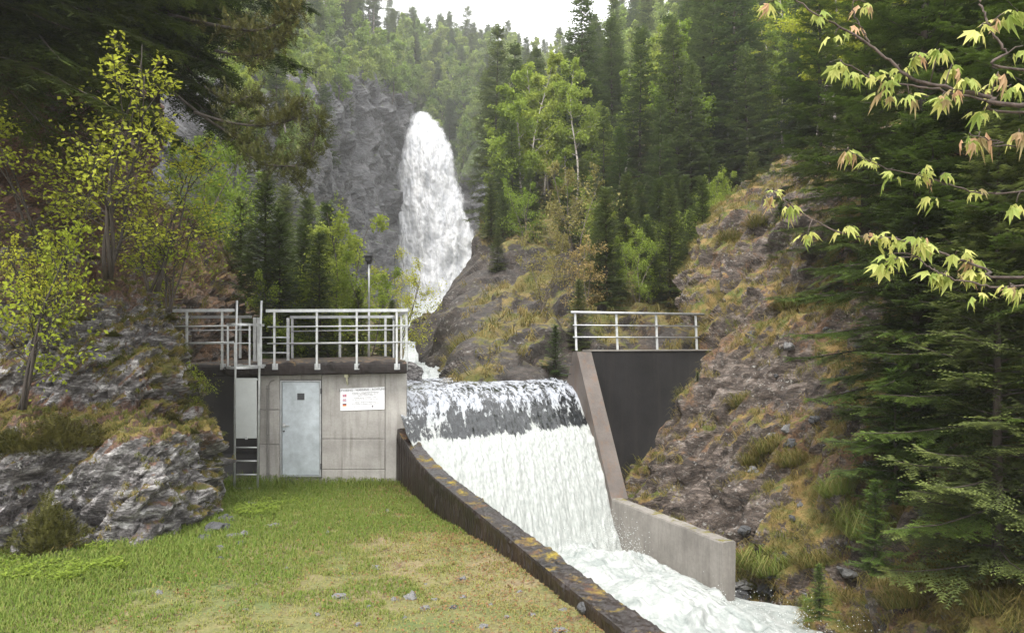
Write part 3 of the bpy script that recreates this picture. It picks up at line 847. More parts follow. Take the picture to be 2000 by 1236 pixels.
def text(body, a, b, size, mat, bold=0.0):
    cu = bpy.data.curves.new('t', 'FONT'); cu.body = body; cu.size = size; cu.align_x = 'CENTER'; cu.align_y = 'CENTER'
    cu.resolution_u = 2; cu.offset = bold
    o = bpy.data.objects.new('t', cu); COL.objects.link(o)
    dg = bpy.context.evaluated_depsgraph_get()
    me = bpy.data.meshes.new_from_object(o.evaluated_get(dg))
    bpy.data.objects.remove(o)
    me.materials.clear(); me.materials.append(mat)
    t = link('lettering', me, sg)
    p = sgp(a, b, .0008)
    t.location = tuple(p - SO)
    ang = math.atan2(sp1[2] - sp0[2], sp1[0] - sp0[0])
    t.rotation_euler = (math.pi / 2, -ang, 0)
    return t
text('ÅTVARING - WARNING - ACHTUNG', .5, .905, .062, M['ink'], .0012)
for s, b, sz in (('Du ferdast no i nedslagsområdet til kraftverket.', .785, .030), ('Vassføringa i elva nedanfor kan endre seg brått,', .72, .030), ('opphald i elveleiet er farleg.', .655, .030),
                 ('PLEASE AVOID RIVERBED ZONE', .55, .034), ('Do not remain in the river or near the water', .48, .031),
                 ('GEHEN SIE BITTE VORSICHTIG', .345, .034), ('Der Aufenthalt im Flussbett ist lebensgefährlich', .27, .031)):
    text(s, .57, b, sz, M['ink'], .0006)
text('Ved feil eller fare, ring vakttelefon', .38, .16, .019, M['ink']); text('Kraftverket', .85, .145, .02, M['ink'])
cr = MB(SO)
c0 = sgp(.73, .15, .001)
cr.add([c0 + np.array(d) for d in ((-.018, 0, .025), (.018, 0, .025), (.018, 0, -.005), (0, 0, -.028), (-.018, 0, -.005))], [[0, 1, 2, 4], [4, 2, 3, 3]])
cr.build('emblem', M['ink'], sg)

# ------------------------------------------------------------------ railings
def rail_thing(name, label, org, posts, rails, plates=(), cat='railing', group=None):
    r = empty(name, org); tag(r, label, cat, group)
    for (p0, p1, w) in posts:
        a = np.array(p0); b = np.array(p1)
        m = MB(org).box((a[0] - w / 2, a[1] - w * .4, a[2]), (a[0] + w / 2, a[1] + w * .4, b[2]))
        m.build('post', M['galv_light'], r)
    for kind, pts, rad in rails:
        if kind == 'top':
            m = MB(org)
            for a, b in zip(pts[:-1], pts[1:]):
                a = np.array(a); b = np.array(b); d = norm(b - a); s = np.cross(d, (0, 0, 1)) * rad
                n = np.array((0, 0, rad * 1.05))
                m.hexa([a - s - n, b - s - n, b + s - n, a + s - n, a - s + n, b - s + n, b + s + n, a + s + n])
            m.build('top_rail', M['galv'], r)
        else:
            MB(org).tube(pts, rad, 8).build('rail', M['galv_light'], r, True)
    for (p, w, h_) in plates:
        m = MB(org).box((p[0] - w / 2, p[1], p[2]), (p[0] + w / 2, p[1] + .012, p[2] + h_))
        for sx in (-1, 1):
            for sz in (0.15, .85):
                m.tube([(p[0] + sx * w * .33, p[1] - .015, p[2] + h_ * sz), (p[0] + sx * w * .33, p[1], p[2] + h_ * sz)], .009, 6)
        m.build('base_plate', M['galv'], r)
    return r
YF = 15.66
zf = lambda v: pz(v, YF)
xf = lambda u: px(u, YF)
zl = lambda u: np.interp(u, [365, 795], [3, 0])
def front(us, u0, u1, label, group):
    posts, plates = [], []
    for u in us:
        posts.append(((xf(u), YF, zf(718)), (xf(u), YF, zf(609)), .042))
        plates.append(((xf(u), YF + .035, zf(722)), .12, .13))
    rails = [('top', [(xf(u0), YF, zf(607)), (xf(u1), YF, zf(606))], .03),
             ('mid', [(xf(u0 + (3 if u0 > 400 else 20)), YF - .03, zf(638.5)), (xf(u1), YF - .03, zf(636))], .016),
             ('mid', [(xf(u0 + (3 if u0 > 400 else 45)), YF - .03, zf(671)), (xf(u1), YF - .03, zf(668))], .016)]
    return rail_thing('roof_railing', label, (xf(us[0]), YF, zf(722)), posts, rails, plates, group=group)
front((365, 434), 285, 458, 'galvanised railing on the front roof edge left of the ladder', 'railings on the hut roof')
front((536, 619, 697, 775), 520, 797, 'long galvanised railing on the front roof edge above the door and sign', 'railings on the hut roof')
YB = 21.0
zb = lambda v: pz(v, YB); xb = lambda u: px(u, YB)
def back(us, u0, u1, label):
    posts = [((xb(u), YB, -.47), (xb(u), YB, zb(620)), .085 if u in (567,) else .06) for u in us]
    rails = [('top', [(xb(u0), YB, zb(619.5)), (xb(u1), YB, zb(618.5))], .036),
             ('mid', [(xb(u0 + 2), YB - .03, zb(647)), (xb(u1), YB - .03, zb(644))], .018),
             ('mid', [(xb(u0 + 2), YB - .03, zb(672)), (xb(u1), YB - .03, zb(670))], .018)]
    return rail_thing('roof_railing', label, (xb(us[0]), YB, -.47), posts, rails, group='railings on the hut roof')
back((364, 469), 290, 491, 'galvanised railing on the back roof edge in front of the brown rock slope')
back((571, 664, 753), 567, 770, 'galvanised railing on the back roof edge in front of the small spruces')
# right side railing
xs_ = xf(795)
xsy = lambda y: xs_ + (y - 15.7) / 5.26 * (xb(769) - xs_)
posts = [((xsy(y), y, -.62), (xsy(y), y, zf(608)), .045) for y in (15.9, 17.6, 19.3, 20.9)]
rail_thing('roof_railing', 'galvanised railing along the waterfall side of the roof', (xs_, 15.9, -.68), posts,
           [('top', [(xsy(15.7), 15.7, zf(606)), (xsy(20.96), 20.96, zf(606))], .03), ('mid', [(xsy(15.6) + .03, 15.6, zf(636.5)), (xsy(20.9) + .03, 20.9, zf(636.5))], .016),
            ('mid', [(xsy(15.6) + .03, 15.6, zf(668)), (xsy(20.9) + .03, 20.9, zf(668))], .016)], group='railings on the hut roof')
# hatch gate standing in the back railing
gt = empty('railing_gate', (xb(500), 20.6, -.47)); tag(gt, 'narrow pale steel gate posts on the roof behind the ladder cage', 'gate')
Yg = 18.0
for u in (497, 504.5):
    MB((xb(500), 20.6, -.47)).box((px(u, Yg) - .035, Yg, -.50), (px(u, Yg) + .035, Yg + .05, pz(620, Yg))).build('post', M['galv_light'], gt)
for v in (659, 689):
    MB((xb(500), 20.6, -.47)).tube([(px(508, Yg), Yg + .03, pz(v, Yg)), (px(565, Yg), Yg + .03, pz(v, Yg))], .017).build('bar', M['galv_light'], gt, True)
MB((xb(500), 20.6, -.47)).box((px(562, Yg) - .03, Yg, -.46), (px(562, Yg) + .03, Yg + .05, pz(621, Yg))).build('post', M['galv_light'], gt)

# ladder with safety hoops and anti-climb panel
YL = 15.45
LO = (px(482, YL), YL, ZB)
ld = empty('ladder', LO); tag(ld, 'galvanised caged ladder with a blank metal guard panel left of the hut door', 'ladder')
lx = lambda u: px(u, YL); lz = lambda v: pz(v, YL)
for (ub, ut) in ((457.5, 461), (503, 509)):
    MB(LO).tube([(lx(ub), YL, ZB - .06), (lx((ub + ut) / 2 + .5), YL, lz(720)), (lx(ut), YL + .05, lz(587))], .023, 8).build('side_rail', M['galv_light'], ld, True)
for i in range(12):
    z = ZB + .1 + i * .2835
    if z > lz(610): break
    if lz(852) < z < lz(742): continue
    if z > lz(712): continue
    t = (z - ZB) / 4.0
    MB(LO).tube([(lx(458 + t * 3), YL, z), (lx(503.5 + t * 5), YL, z)], .017, 8).build('rung', M['galv_light'], ld, True)
gp = MB(LO).box((lx(462.5), YL - .06, lz(855)), (lx(503), YL - .045, lz(738)), .004)
gp = gp.build('guard_panel', M['panel'], ld)
MB(LO).box((lx(481.5), YL - .085, lz(857)), (lx(485.5), YL - .061, lz(851))).build('clasp', M['galv_light'], gp)
cx_, R_ = lx(483.5), (lx(516) - lx(450)) / 2
for v in (635, 716):
    pts = [(cx_ + R_ * math.cos(a), YL - .02 - .62 * math.sin(a), lz(v)) for a in np.linspace(0, math.pi, 19)]
    m = MB(LO)
    for a, b in zip(pts[:-1], pts[1:]):
        a = np.array(a); b = np.array(b); d = norm(b - a); s = np.cross(d, (0, 0, 1)) * .006; n = np.array((0, 0, .025))
        m.hexa([a - s - n, b - s - n, b + s - n, a + s - n, a - s + n, b - s + n, b + s + n, a + s + n])
    m.build('cage_hoop', M['galv'], ld)
for a in (0.25, 0.9, 1.57, 2.25, 2.9):
    x, y = cx_ + R_ * math.cos(a), YL - .02 - .61 * math.sin(a)
    MB(LO).box((x - .018, y - .004, lz(717)), (x + .018, y + .004, lz(633))).build('cage_bar', M['galv'], ld)
for u in (461, 507):
    MB(LO).box((lx(u) - .03, YL + .01, lz(716)), (lx(u) + .03, YL + .3, lz(712))).box((lx(u) - .032, YL - .03, lz(716)), (lx(u) + .032, YL - .024, lz(671))).build('bracket', M['galv_light'], ld)

# camera mast behind the roof
mo = W(720.5, 697, 21.12); mo[2] = -0.8
ms = empty('camera_mast', mo); tag(ms, 'thin steel mast with a black camera head behind the roof railing', 'mast')
topz = pz(515, 21.12)
MB(mo).tube([(mo[0], mo[1], -.9), (mo[0], mo[1], 0.9)], .034, 10).tube([(mo[0], mo[1], 0.9), (mo[0], mo[1], topz)], .028, 10).build('pole', M['galv'], ms, True)
MB(mo).tube([(mo[0], mo[1], topz - .02), (mo[0], mo[1], topz + .06)], .05, 10).box((mo[0] - .09, mo[1] - .12, topz + .06), (mo[0] + .08, mo[1] + .1, topz + .19), .02).box((mo[0] - .11, mo[1] - .16, topz + .191), (mo[0] + .1, mo[1] + .12, topz + .215)).build('camera_head', M['black'], ms)
MB(mo).box((mo[0] - .045, mo[1] - .02, topz - .14), (mo[0] + .045, mo[1] + .05, topz - .05)).build('clamp', M['dark_metal'], ms)

# ------------------------------------------------------------------ mossy channel wall
def mossy_wall():
    pth = WALLP
    seg = np.concatenate([[0], np.cumsum(np.linalg.norm(np.diff(pth[:, :2], axis=0), axis=1))])
    n = 620; s = np.linspace(0, seg[-1], n)
    s = seg[-1] * (1 - (1 - np.linspace(0, 1, n)) ** 1.0)
    C = np.stack([np.interp(s, seg, pth[:, i]) for i in range(3)], 1)
    k = np.ones(17) / 17
    for i in range(3):
        pad = np.concatenate([np.full(8, C[0, i]), C[:, i], np.full(8, C[-1, i])])
        sm = np.convolve(pad, k, 'valid'); C[:, i] = sm
    d = norm(np.gradient(C[:, :2], axis=0)); nx = np.stack([-d[:, 1], d[:, 0]], 1)   # towards +x side
    if nx[:, 0].mean() < 0: nx = -nx
    th = np.interp(s, [0, 1.2, seg[-1]], [0.26, 0.34, 0.36])
    prof = [(-.0, -4.0), (0, -1.6), (0, -.9), (0, -.5), (0, -.3), (0, -.17), (0, -.08), (.0, -.03), (.03, 0.0)] + [(a, 0.0) for a in (.1, .18, .27, .36, .45, .55, .64, .73, .82, .9)] + [(.97, 0.0), (1, -.03), (1, -.1), (1, -.25), (1, -.5), (1, -1), (1, -4)]
    P = []
    for (a, z) in prof:
        P.append(np.stack([C[:, 0] + nx[:, 0] * a * th, C[:, 1] + nx[:, 1] * a * th, C[:, 2] + z], 1))
    m = len(prof); P = np.vstack(P)
    N = grid_normals(P, n, m)
    mid = 13 * n + n // 2
    if N[mid, 2] < 0: N = -N
    topm = np.repeat([0, .1, .3, .5, .7, .9, 1, 1, 1] + [1] * 10 + [1, 1, .8, .5, .3, .1, 0], n)
    q = P * np.array([1, 1, 1.0])
    d2 = 0.028 * fbm(q * 6, 4, 101) + 0.035 * sstep(0.05, 0.45, fbm(q * 2.6, 4, 102)) + .01 * fbm(q * 25, 2, 103)
    # board-marked side: vertical ribs
    side = np.repeat([1, 1, 1, 1, 1, .6, .2] + [0] * (m - 7), n)
    d2 = d2 * topm + 0.012 * np.sign(np.sin(np.tile(s, m) * 2 * math.pi / 0.14)) * side
    P = P + N * d2[:, None]
    f = grid_faces(n, m)
    me = make_mesh('channel_wall', P, f[:, ::-1], M['wall_moss'], False)
    return link('channel_wall', me)
tag(mossy_wall(), 'long dark wet mossy wall between the lawn and the white water', 'wall')

# ------------------------------------------------------------------ right abutment
ID = norm(np.array([.55, -2.7])); IP = np.array([1.72, 19.6])
def ip(t, off=0.0):
    nrm = np.array([-ID[1], ID[0]])        # to the right
    p = IP + ID * t + nrm * off
    return p
AO = (2.4, 19.4, -3.0)
ab = empty('weir_abutment', AO); tag(ab, 'tall dark concrete abutment on the right end of the weir', 'abutment')
def prism(profile, o0, o1, mat, name, parent, org):
    v = [(*ip(t, o0), z) for t, z in profile] + [(*ip(t, o1), z) for t, z in profile]
    n = len(profile)
    f = [tuple(range(n))[::-1], tuple(range(n, 2 * n))] + [(i, (i + 1) % n, n + (i + 1) % n, n + i) for i in range(n)]
    me = bpy.data.meshes.new(name); me.from_pydata((np.array(v) - np.array(org)).tolist(), [], f)
    me.materials.append(mat); me.update()
    return link(name, me, parent)
prof = [(-3.2, -6), (-3.2, -1.6), (-1.05, -1.25), (-.35, -.275), (0.0, -.275), (2.76, -3.6), (2.76, -6)]
prism(prof, 0.0, .40, M['concrete_strip'], 'side_wall', ab, AO)
# iron steps in the side wall
for z in (-.62, -.88, -1.18):
    t = -.35 - (-.275 - z) * .72 - .05
    p = ip(t + .3, -.01); q = ip(t - .25, -.14)
    MB(AO).tube([(*p, z), (*ip(t + .3, -.13), z), (*q, z)], .012, 6).build('iron_step', M['dark_metal'], ab)
# broad retaining wall behind
def rwall():
    p0 = ip(-.12, .402); z1 = -.262
    a = np.array([p0[0], p0[1]]); b = np.array([5.75, 21.3])
    d = norm(b - a); nn = np.array([-d[1], d[0]])
    v = []
    for z in (-6.5, z1):
        for q in (a, b, b + nn * .4, a + nn * .4): v.append((q[0], q[1], z))
    return MB(AO).hexa(v), a, b, nn
rw, ra, rb, rn = rwall()
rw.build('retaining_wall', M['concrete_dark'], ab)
m = MB(AO)
v = []
for z in (-.2595, -.225):
    for q in (ra - rn * .03, rb - rn * .03, rb + rn * .43, ra + rn * .43): v.append((q[0], q[1], z))
m.hexa(v).build('coping', M['concrete_wing'], ab)
# railing on it
ro = (1.9, 20.0, -.225)
posts = []; tops = []
YR = 20.1
base = [(1130, 685), (1210.5, 682), (1288.5, 679), (1366, 672)]
topv = [(1128, 614), (1208, 613), (1286, 612), (1362, 611)]
rr = empty('abutment_railing', ro); tag(rr, 'galvanised three rail railing on top of the right abutment wall', 'railing')
def onw(u):
    # point of the wall line seen at column u
    k = (u - 1000) / F
    d = rb - ra; t = (k * ra[1] - ra[0]) / (d[0] - k * d[1])
    q = ra + d * t + rn * .12
    return q
for (ub, vb), (ut, vt) in zip(base, topv):
    q = onw(ub); hgt = (vb - vt) / F * q[1]
    MB(ro).hexa([(q[0] - .028, q[1] - .03, -.24), (q[0] + .028, q[1] - .03, -.24), (q[0] + .028, q[1] + .03, -.24), (q[0] - .028, q[1] + .03, -.24)] +
                [(q[0] - .028 - .04, q[1] - .03, -.24 + 1.0), (q[0] + .028 - .04, q[1] - .03, -.24 + 1.0), (q[0] + .028 - .04, q[1] + .03, -.24 + 1.0), (q[0] - .028 - .04, q[1] + .03, -.24 + 1.0)]).build('post', M['galv_light'], rr)
for k, (hh, rad, nm) in enumerate(((1.02, .035, 'top_rail'), (.68, .017, 'rail'), (.36, .017, 'rail'))):
    q0 = onw(1119 if k == 0 else 1123); q1 = onw(1379 if k == 0 else 1370)
    MB(ro).tube([(q0[0], q0[1] - .04, -.24 + hh), (q1[0], q1[1] - .04, -.24 + hh)], rad, 8).build(nm, M['galv'], rr, True)

# low wing wall
def wing():
    a = np.array([2.262, 16.93]); b = np.array([3.77, 13.2]); d = norm(b - a); nn = np.array([-d[1], d[0]])
    if nn[0] < 0: nn = -nn
    n = 60; th = .27
    pr = [(0, -7), (0, -4.6), (0, -4.1), (0, -3.75), (.0, -3.62), (.04, -3.585), (.5, -3.58), (.96, -3.585), (1, -3.62), (1, -3.9), (1, -4.5), (1, -7)]
    P = []
    for (w_, z) in pr:
        s = np.linspace(0, 1, n)[:, None]
        xy = a + (b - a) * s + nn * (w_ * th)
        P.append(np.hstack([xy, np.full((n, 1), z)]))
    P = np.vstack(P); N = grid_normals(P, n, len(pr))
    P = P + N * (0.018 * fbm(P * 5, 4, 111))[:, None]
    f = [tuple(q) for q in grid_faces(n, len(pr)).tolist()]
    e0 = tuple(i * n for i in range(len(pr))); e1 = tuple(i * n + n - 1 for i in range(len(pr)))
    me = bpy.data.meshes.new('wing_wall'); me.from_pydata(P.tolist(), [], f + [e0[::-1], e1]); me.materials.append(M['concrete_wing']); me.update()
    return link('wing_wall', me)
tag(wing(), 'low grey concrete guide wall running down from the abutment beside the foam', 'wall')

# ------------------------------------------------------------------ water
HD = [-30, -6, -1, 0, .5, 1, 1.5, 2.0, 2.6, 3.4, 3.9, 4.4, 6]
HH = [0, 0, -.02, 0.0, .06, .26, .62, 0.98, 1.45, 2.3, 3.1, 3.72, 3.85]
LF_ = norm(np.array([.25, -.97])); LA = np.array([-2.60, 17.3])
RF_ = ID; RA = ip(-1.0, -0.0)
def nappe():
    nc, nr = 340, 370
    s = np.linspace(-.03, 1.02, nc); d = np.linspace(-4.5, 4.6, nr)
    S, Dd = np.meshgrid(s, d); S, Dd = S.ravel(), Dd.ravel()
    L = LA[None] + LF_[None] * Dd[:, None]; R = RA[None] + RF_[None] * Dd[:, None]
    xy = L * (1 - S[:, None]) + R * S[:, None]
    sl = S
    lim = np.interp(xy[:, 1], WALLP[::-1, 1], WALLP[::-1, 0]) + .10
    xy[:, 0] = np.where(xy[:, 1] < 16.1, np.maximum(xy[:, 0], lim), xy[:, 0])
    z = -1.12 - np.interp(Dd, HD, HH)
    k = np.ones(1)
    P = np.stack([xy[:, 0], xy[:, 1], z], 1)
    # smooth the profile
    G = P.reshape(nr, nc, 3)
    ker = np.hanning(41); ker /= ker.sum()
    zz = G[:, 0, 2]; zz = np.convolve(np.concatenate([np.full(20, zz[0]), zz, np.full(20, zz[-1])]), ker, 'valid')
    G[:, :, 2] = zz[:, None]; P = G.reshape(-1, 3)
    N = grid_normals(P, nc, nr)
    if N[nc * 20, 2] < 0: N = -N
    A = S * 4.9
    q = np.stack([A * 3.2 + 0.25 * Dd, Dd * 0.75, np.zeros_like(A)], 1)
    big = fbm(q, 4, 121); fin = fbm(q * np.array([3.2, 2.6, 1]), 4, 122)
    up = fbm(np.stack([A * 2, Dd * 3.5, A * 0], 1), 3, 123)
    fall = sstep(1.2, 2.6, Dd)
    brk = Dd - (2.02 + 0.10 * vnoise(np.stack([A * 1.3, A * 0, A * 0], 1), 124) + .09 * vnoise(np.stack([A * 9, A * 0, A * 0], 1), 125) + .06 * vnoise(np.stack([A * 26, A * 0, A * 0], 1), 130))
    white = sstep(-.16, .20, brk)
    disp = 0.03 * up * (1 - fall) + (0.030 * big + 0.014 * fin) * (0.6 + .3 * fall)
    disp += white * (0.03 + 0.035 * fbm(np.stack([A * 5, Dd * 4.5, A * 0], 1), 3, 126) + .022 * fbm(np.stack([A * 16, Dd * 12, A * 0], 1), 3, 128))
    disp += 0.05 * np.exp(-((S - 1) / .05) ** 2) * vnoise(np.stack([A * 4, Dd * 5, A * 0], 1), 127)
    P = P + N * disp[:, None]
    # foam streams, with bright glints painted in, that reach up into the clear water
    st = sstep(.1, .45, vnoise(np.stack([A * 1.6 + 3 + .3 * Dd, Dd * .25, A * 0], 1), 129)) * sstep(.5, 1.9, Dd) * .42
    crest = 1 - sstep(.9, 1.9, Dd)
    foam = 0.22 + .33 * crest + st + white * 0.85 + .35 * big * (1 - white) + .3 * np.exp(-((S - 1.0) / .035) ** 2) * sstep(0, 1, Dd)  # crest term lays painted sky sheen in with the foam
    f = grid_faces(nc, nr)
    uv = np.stack([A / 5, (Dd + 4.5) / 5], 1)
    return link('weir_water', make_mesh('weir_water', P, f, M['nappe'], True, {'foam': foam, 'crest': crest}, uv))
o = nappe(); o['kind'] = 'structure'

def outflow():
    nc, nr = 300, 320
    a = np.linspace(0, 1, nc); d = np.linspace(3.4, 19, nr)
    A_, D_ = np.meshgrid(a, d); A_, D_ = A_.ravel(), D_.ravel()
    y = 17.9 - (D_ - 3.4) * .94
    xl_ = np.interp(y, WALLP[::-1, 1], WALLP[::-1, 0]) + .15
    xr_ = np.interp(y, [0, 8, 10.5, 13.0, 13.4, 13.8, 17.9], [11, 9.5, 8.0, 6.4, 5.2, 3.75, 2.2])
    x = xl_ + (xr_ - xl_) * A_
    P = np.stack([x, y, np.zeros_like(x)], 1)
    right = sstep(3.2, 4.8, x - (13.2 - y) * .55)
    z = np.interp(y, [6, 9, 11, 13, 15, 16.6, 17.6], [-5.2, -5.1, -4.85, -4.52, -4.44, -4.56, -4.70])
    z = z - .30 * right
    b = fbm(P * np.array([.9, .9, 1]), 4, 131); r = fbm(P * 2.4 + 7, 5, 132, ridged=True)
    amp = 1 - .8 * right
    z = z + (.30 * b + .10 * r + .05 * fbm(P * 8, 3, 133) + .06 * fbm(P * 5, 3, 137, ridged=True)) * amp + .16 * sstep(.2, .6, vnoise(P * 1.5, 134)) * amp
    P[:, 2] = z
    # push crests sideways so the foam curls
    P[:, 0] += .08 * vnoise(P * 2.5, 135); P[:, 1] += .08 * vnoise(P * 2.5, 136)
    return link('river_foam', make_mesh('river_foam', P, grid_faces(nc, nr), M['foam'], True))
o = outflow(); o['kind'] = 'structure'

def pond_and_rapids():
    rows = [
     [(770,775,18.5),(830,775,18.8),(930,775,19)],
     [(775,738,24),(840,738,24),(905,738,24)],
     [(785,712,33),(840,712,33),(885,706,33)],
     [(790,690,45),(840,690,45),(870,688,45)],
     [(785,660,60),(830,655,62),(860,655,62)],
     [(785,625,88),(835,618,92),(880,618,92)],
     [(780,600,120),(840,592,128),(900,590,128)],
     [(775,580,160),(860,572,163),(945,575,163)]]
    net = net_from(rows); nc, nr = 120, 300
    s = np.linspace(0, 1, nc); t = arclen_params(net, nr, 0)
    S, T = np.meshgrid(s, t); P = net_eval(net, S.ravel(), T.ravel())
    N = grid_normals(P, nc, nr)
    if N[:, 2].mean() < 0: N = -N
    k = np.clip(P[:, 1] / 28, .2, 1.4)
    q = P / np.clip(P[:, 1:2] / 30, .6, 5)
    P = P + N * (k * (.30 * fbm(q * 1.0, 5, 141) + .14 * fbm(q * 3.2, 3, 142, ridged=True)) * sstep(19, 24, P[:, 1]))[:, None]
    return link('river_rapids', make_mesh('river_rapids', P, grid_faces(nc, nr), M['rapid'], True))
o = pond_and_rapids(); o['kind'] = 'structure'
# calm strip of pond between the spur and the crest
pd = MB().add([(-2.6, 20.5, -1.2), (3.0, 23.5, -1.2), (3.0, 30, -1.2), (-4.0, 30, -1.2)], [[0, 1, 2, 3]]).build('pond_water', M['rapid']); pd['kind'] = 'structure'

def waterfall():
    rows_v = [214, 224, 240, 270, 310, 350, 400, 450, 500, 545, 585, 612]
    left = [808, 801, 794, 782, 775, 770, 768, 766, 764, 760, 760, 762]
    right = [832, 850, 864, 880, 892, 902, 914, 932, 946, 954, 952, 940]
    Yd = [150, 146, 143, 141, 140, 139.5, 139, 139, 138.5, 138, 137, 134]
    nc, nr = 140, 300
    objs = []
    for layer in range(2):
        vv = np.linspace(214, 612, nr); cols = np.linspace(0, 1, nc)
        C_, V_ = np.meshgrid(cols, vv); C_, V_ = C_.ravel(), V_.ravel()
        e = 3 + 4 * layer
        l = np.interp(V_, rows_v, left) - e; r = np.interp(V_, rows_v, right) + e; Y = np.interp(V_, rows_v, Yd) - layer * 1.6
        u = l + (r - l) * C_
        bulge = 4.0 * (1 - (2 * C_ - 1) ** 2)
        Y = Y - bulge
        P = np.stack([(u - 1000) / F * Y, Y, -(V_ - HZ) / F * Y], 1)
        q = np.stack([P[:, 0] * .35, P[:, 1] * .1, P[:, 2] * .11 + P[:, 0] * .04], 1)
        n1 = fbm(q + layer * 30, 6, 151 + layer * 7, 0.6)
        n2 = fbm(P * np.array([.9, .3, .45]) + layer * 9, 4, 152)
        P[:, 1] -= 2.0 * n1 + .5 * n2
        P[:, 0] += .6 * fbm(P * .3, 3, 153)
        wdt = (r - l)
        edge = np.minimum(C_, 1 - C_) * wdt
        ed = sstep(0, 30, edge + 5 * n1 * 2) * 1.2 - .05
        ed *= sstep(214, 224, V_ + 5 * n2)
        if layer: ed = ed * (.25 + .75 * sstep(-.1, .35, n1)) * .62
        me = make_mesh('falling_sheet', P, grid_faces(nc, nr), M['fall'], True, {'edge': ed}, np.stack([P[:, 0] / 20, P[:, 2] / 20 + layer], 1))
        objs.append(me)
    root = link('waterfall', objs[0]); sub = link('spray_layer', objs[1], root)
    return root
wf = waterfall(); tag(wf, 'tall white waterfall plunging past the dark cliff at the head of the gorge', 'waterfall')

# droplets thrown up by the weir
def drops():
    n = 2600; V = []
    base = np.array([(1, 0, -.7), (-1, 0, -.7), (0, 1, .7), (0, -1, .7)]) * .6
    fc = np.array([[0, 2, 3], [1, 3, 2], [0, 1, 2], [0, 3, 1]])
    pts = []
    for i in range(n):
        c = random.random()
        if c < .55:     # where the jet breaks, foot of the fall
            s = random.random(); d = random.uniform(3.6, 4.8)
            L = LA + LF_ * d; R = RA + RF_ * d; xy = L * (1 - s) + R * s
            z = -4.5 + abs(random.gauss(0, .28))
        elif c < .8:    # along the right edge against the wall
            d = random.uniform(3.0, 6.5); xy = RA + RF_ * d + np.array([-.1 - abs(random.gauss(0, .18)), 0]); z = -4.35 + abs(random.gauss(0, .3))
        else:           # rim of the foam
            y = random.uniform(10.5, 13.5); xy = np.array([np.interp(y, [8, 10.5, 13.0, 13.6], [8.5, 6.2, 4.3, 3.6]) + random.gauss(-.4, .4), y]); z = -4.7 + abs(random.gauss(0, .22))
        pts.append((*xy, z))
    pts = np.array(pts); sz = rng.uniform(.005, .018, n)
    v = (pts[:, None, :] + base[None] * sz[:, None, None]).reshape(-1, 3)
    f = (fc[None] + (np.arange(n) * 4)[:, None, None]).reshape(-1, 3)
    return link('water_spray', make_mesh('water_spray', v, f, M['drop']))
tag(drops(), 'fine drops thrown up where the weir water hits the channel', 'spray', kind='stuff')
# ------------------------------------------------------------------ plants
def frames(d, up=(0, 0, 1)):
    d = norm(d); up = np.broadcast_to(np.asarray(up, float), d.shape)
    y = norm(np.cross(up, d) + 1e-6); z = np.cross(d, y)
    return np.stack([d, y, z], 2)      # columns
def stamp(tv, tf, R, T, S):
    """copies of a template: R (n,3,3), T (n,3), S (n,) or (n,3)"""
    S = np.asarray(S); S = S[:, None] * np.ones(3) if S.ndim == 1 else S
    v = np.einsum('nij,nkj->nki', R, tv[None] * S[:, None, :]) + T[:, None, :]
    f = tf[None] + (np.arange(len(T)) * len(tv))[:, None, None]
    return v.reshape(-1, 3), f.reshape(-1, tf.shape[1])
def comb(n, wid=.32, thick=.16):
    v, f = [], []
    v += [(0, .03, 0), (0, -.03, 0), (1.08, 0, -.02)]; f.append((0, 1, 2))
    for i in range(n):
        x = (i + .1) / n
        for s in (-1, 1):
            k = len(v)
            v += [(x, 0, .0), (x + thick, 0, .02), (x + .2, s * wid * (1 - .45 * x), -.04)]
            f.append((k, k + 1, k + 2) if s > 0 else (k + 1, k, k + 2))
    return np.array(v), np.array(f)
COMB4 = comb(4); COMB2 = comb(2, .36, .3)
LEAF = (np.array([(0, 0, 0), (.5, .33, .1), (1, 0, 0), (.5, -.33, .1)]), np.array([[0, 3, 2], [0, 2, 1]]))
def combine(parts):
    V, Fc, n = [], [], 0
    for v, f in parts:
        V.append(v); Fc.append(tri(f) + n); n += len(v)
    return np.vstack(V), np.vstack(Fc)

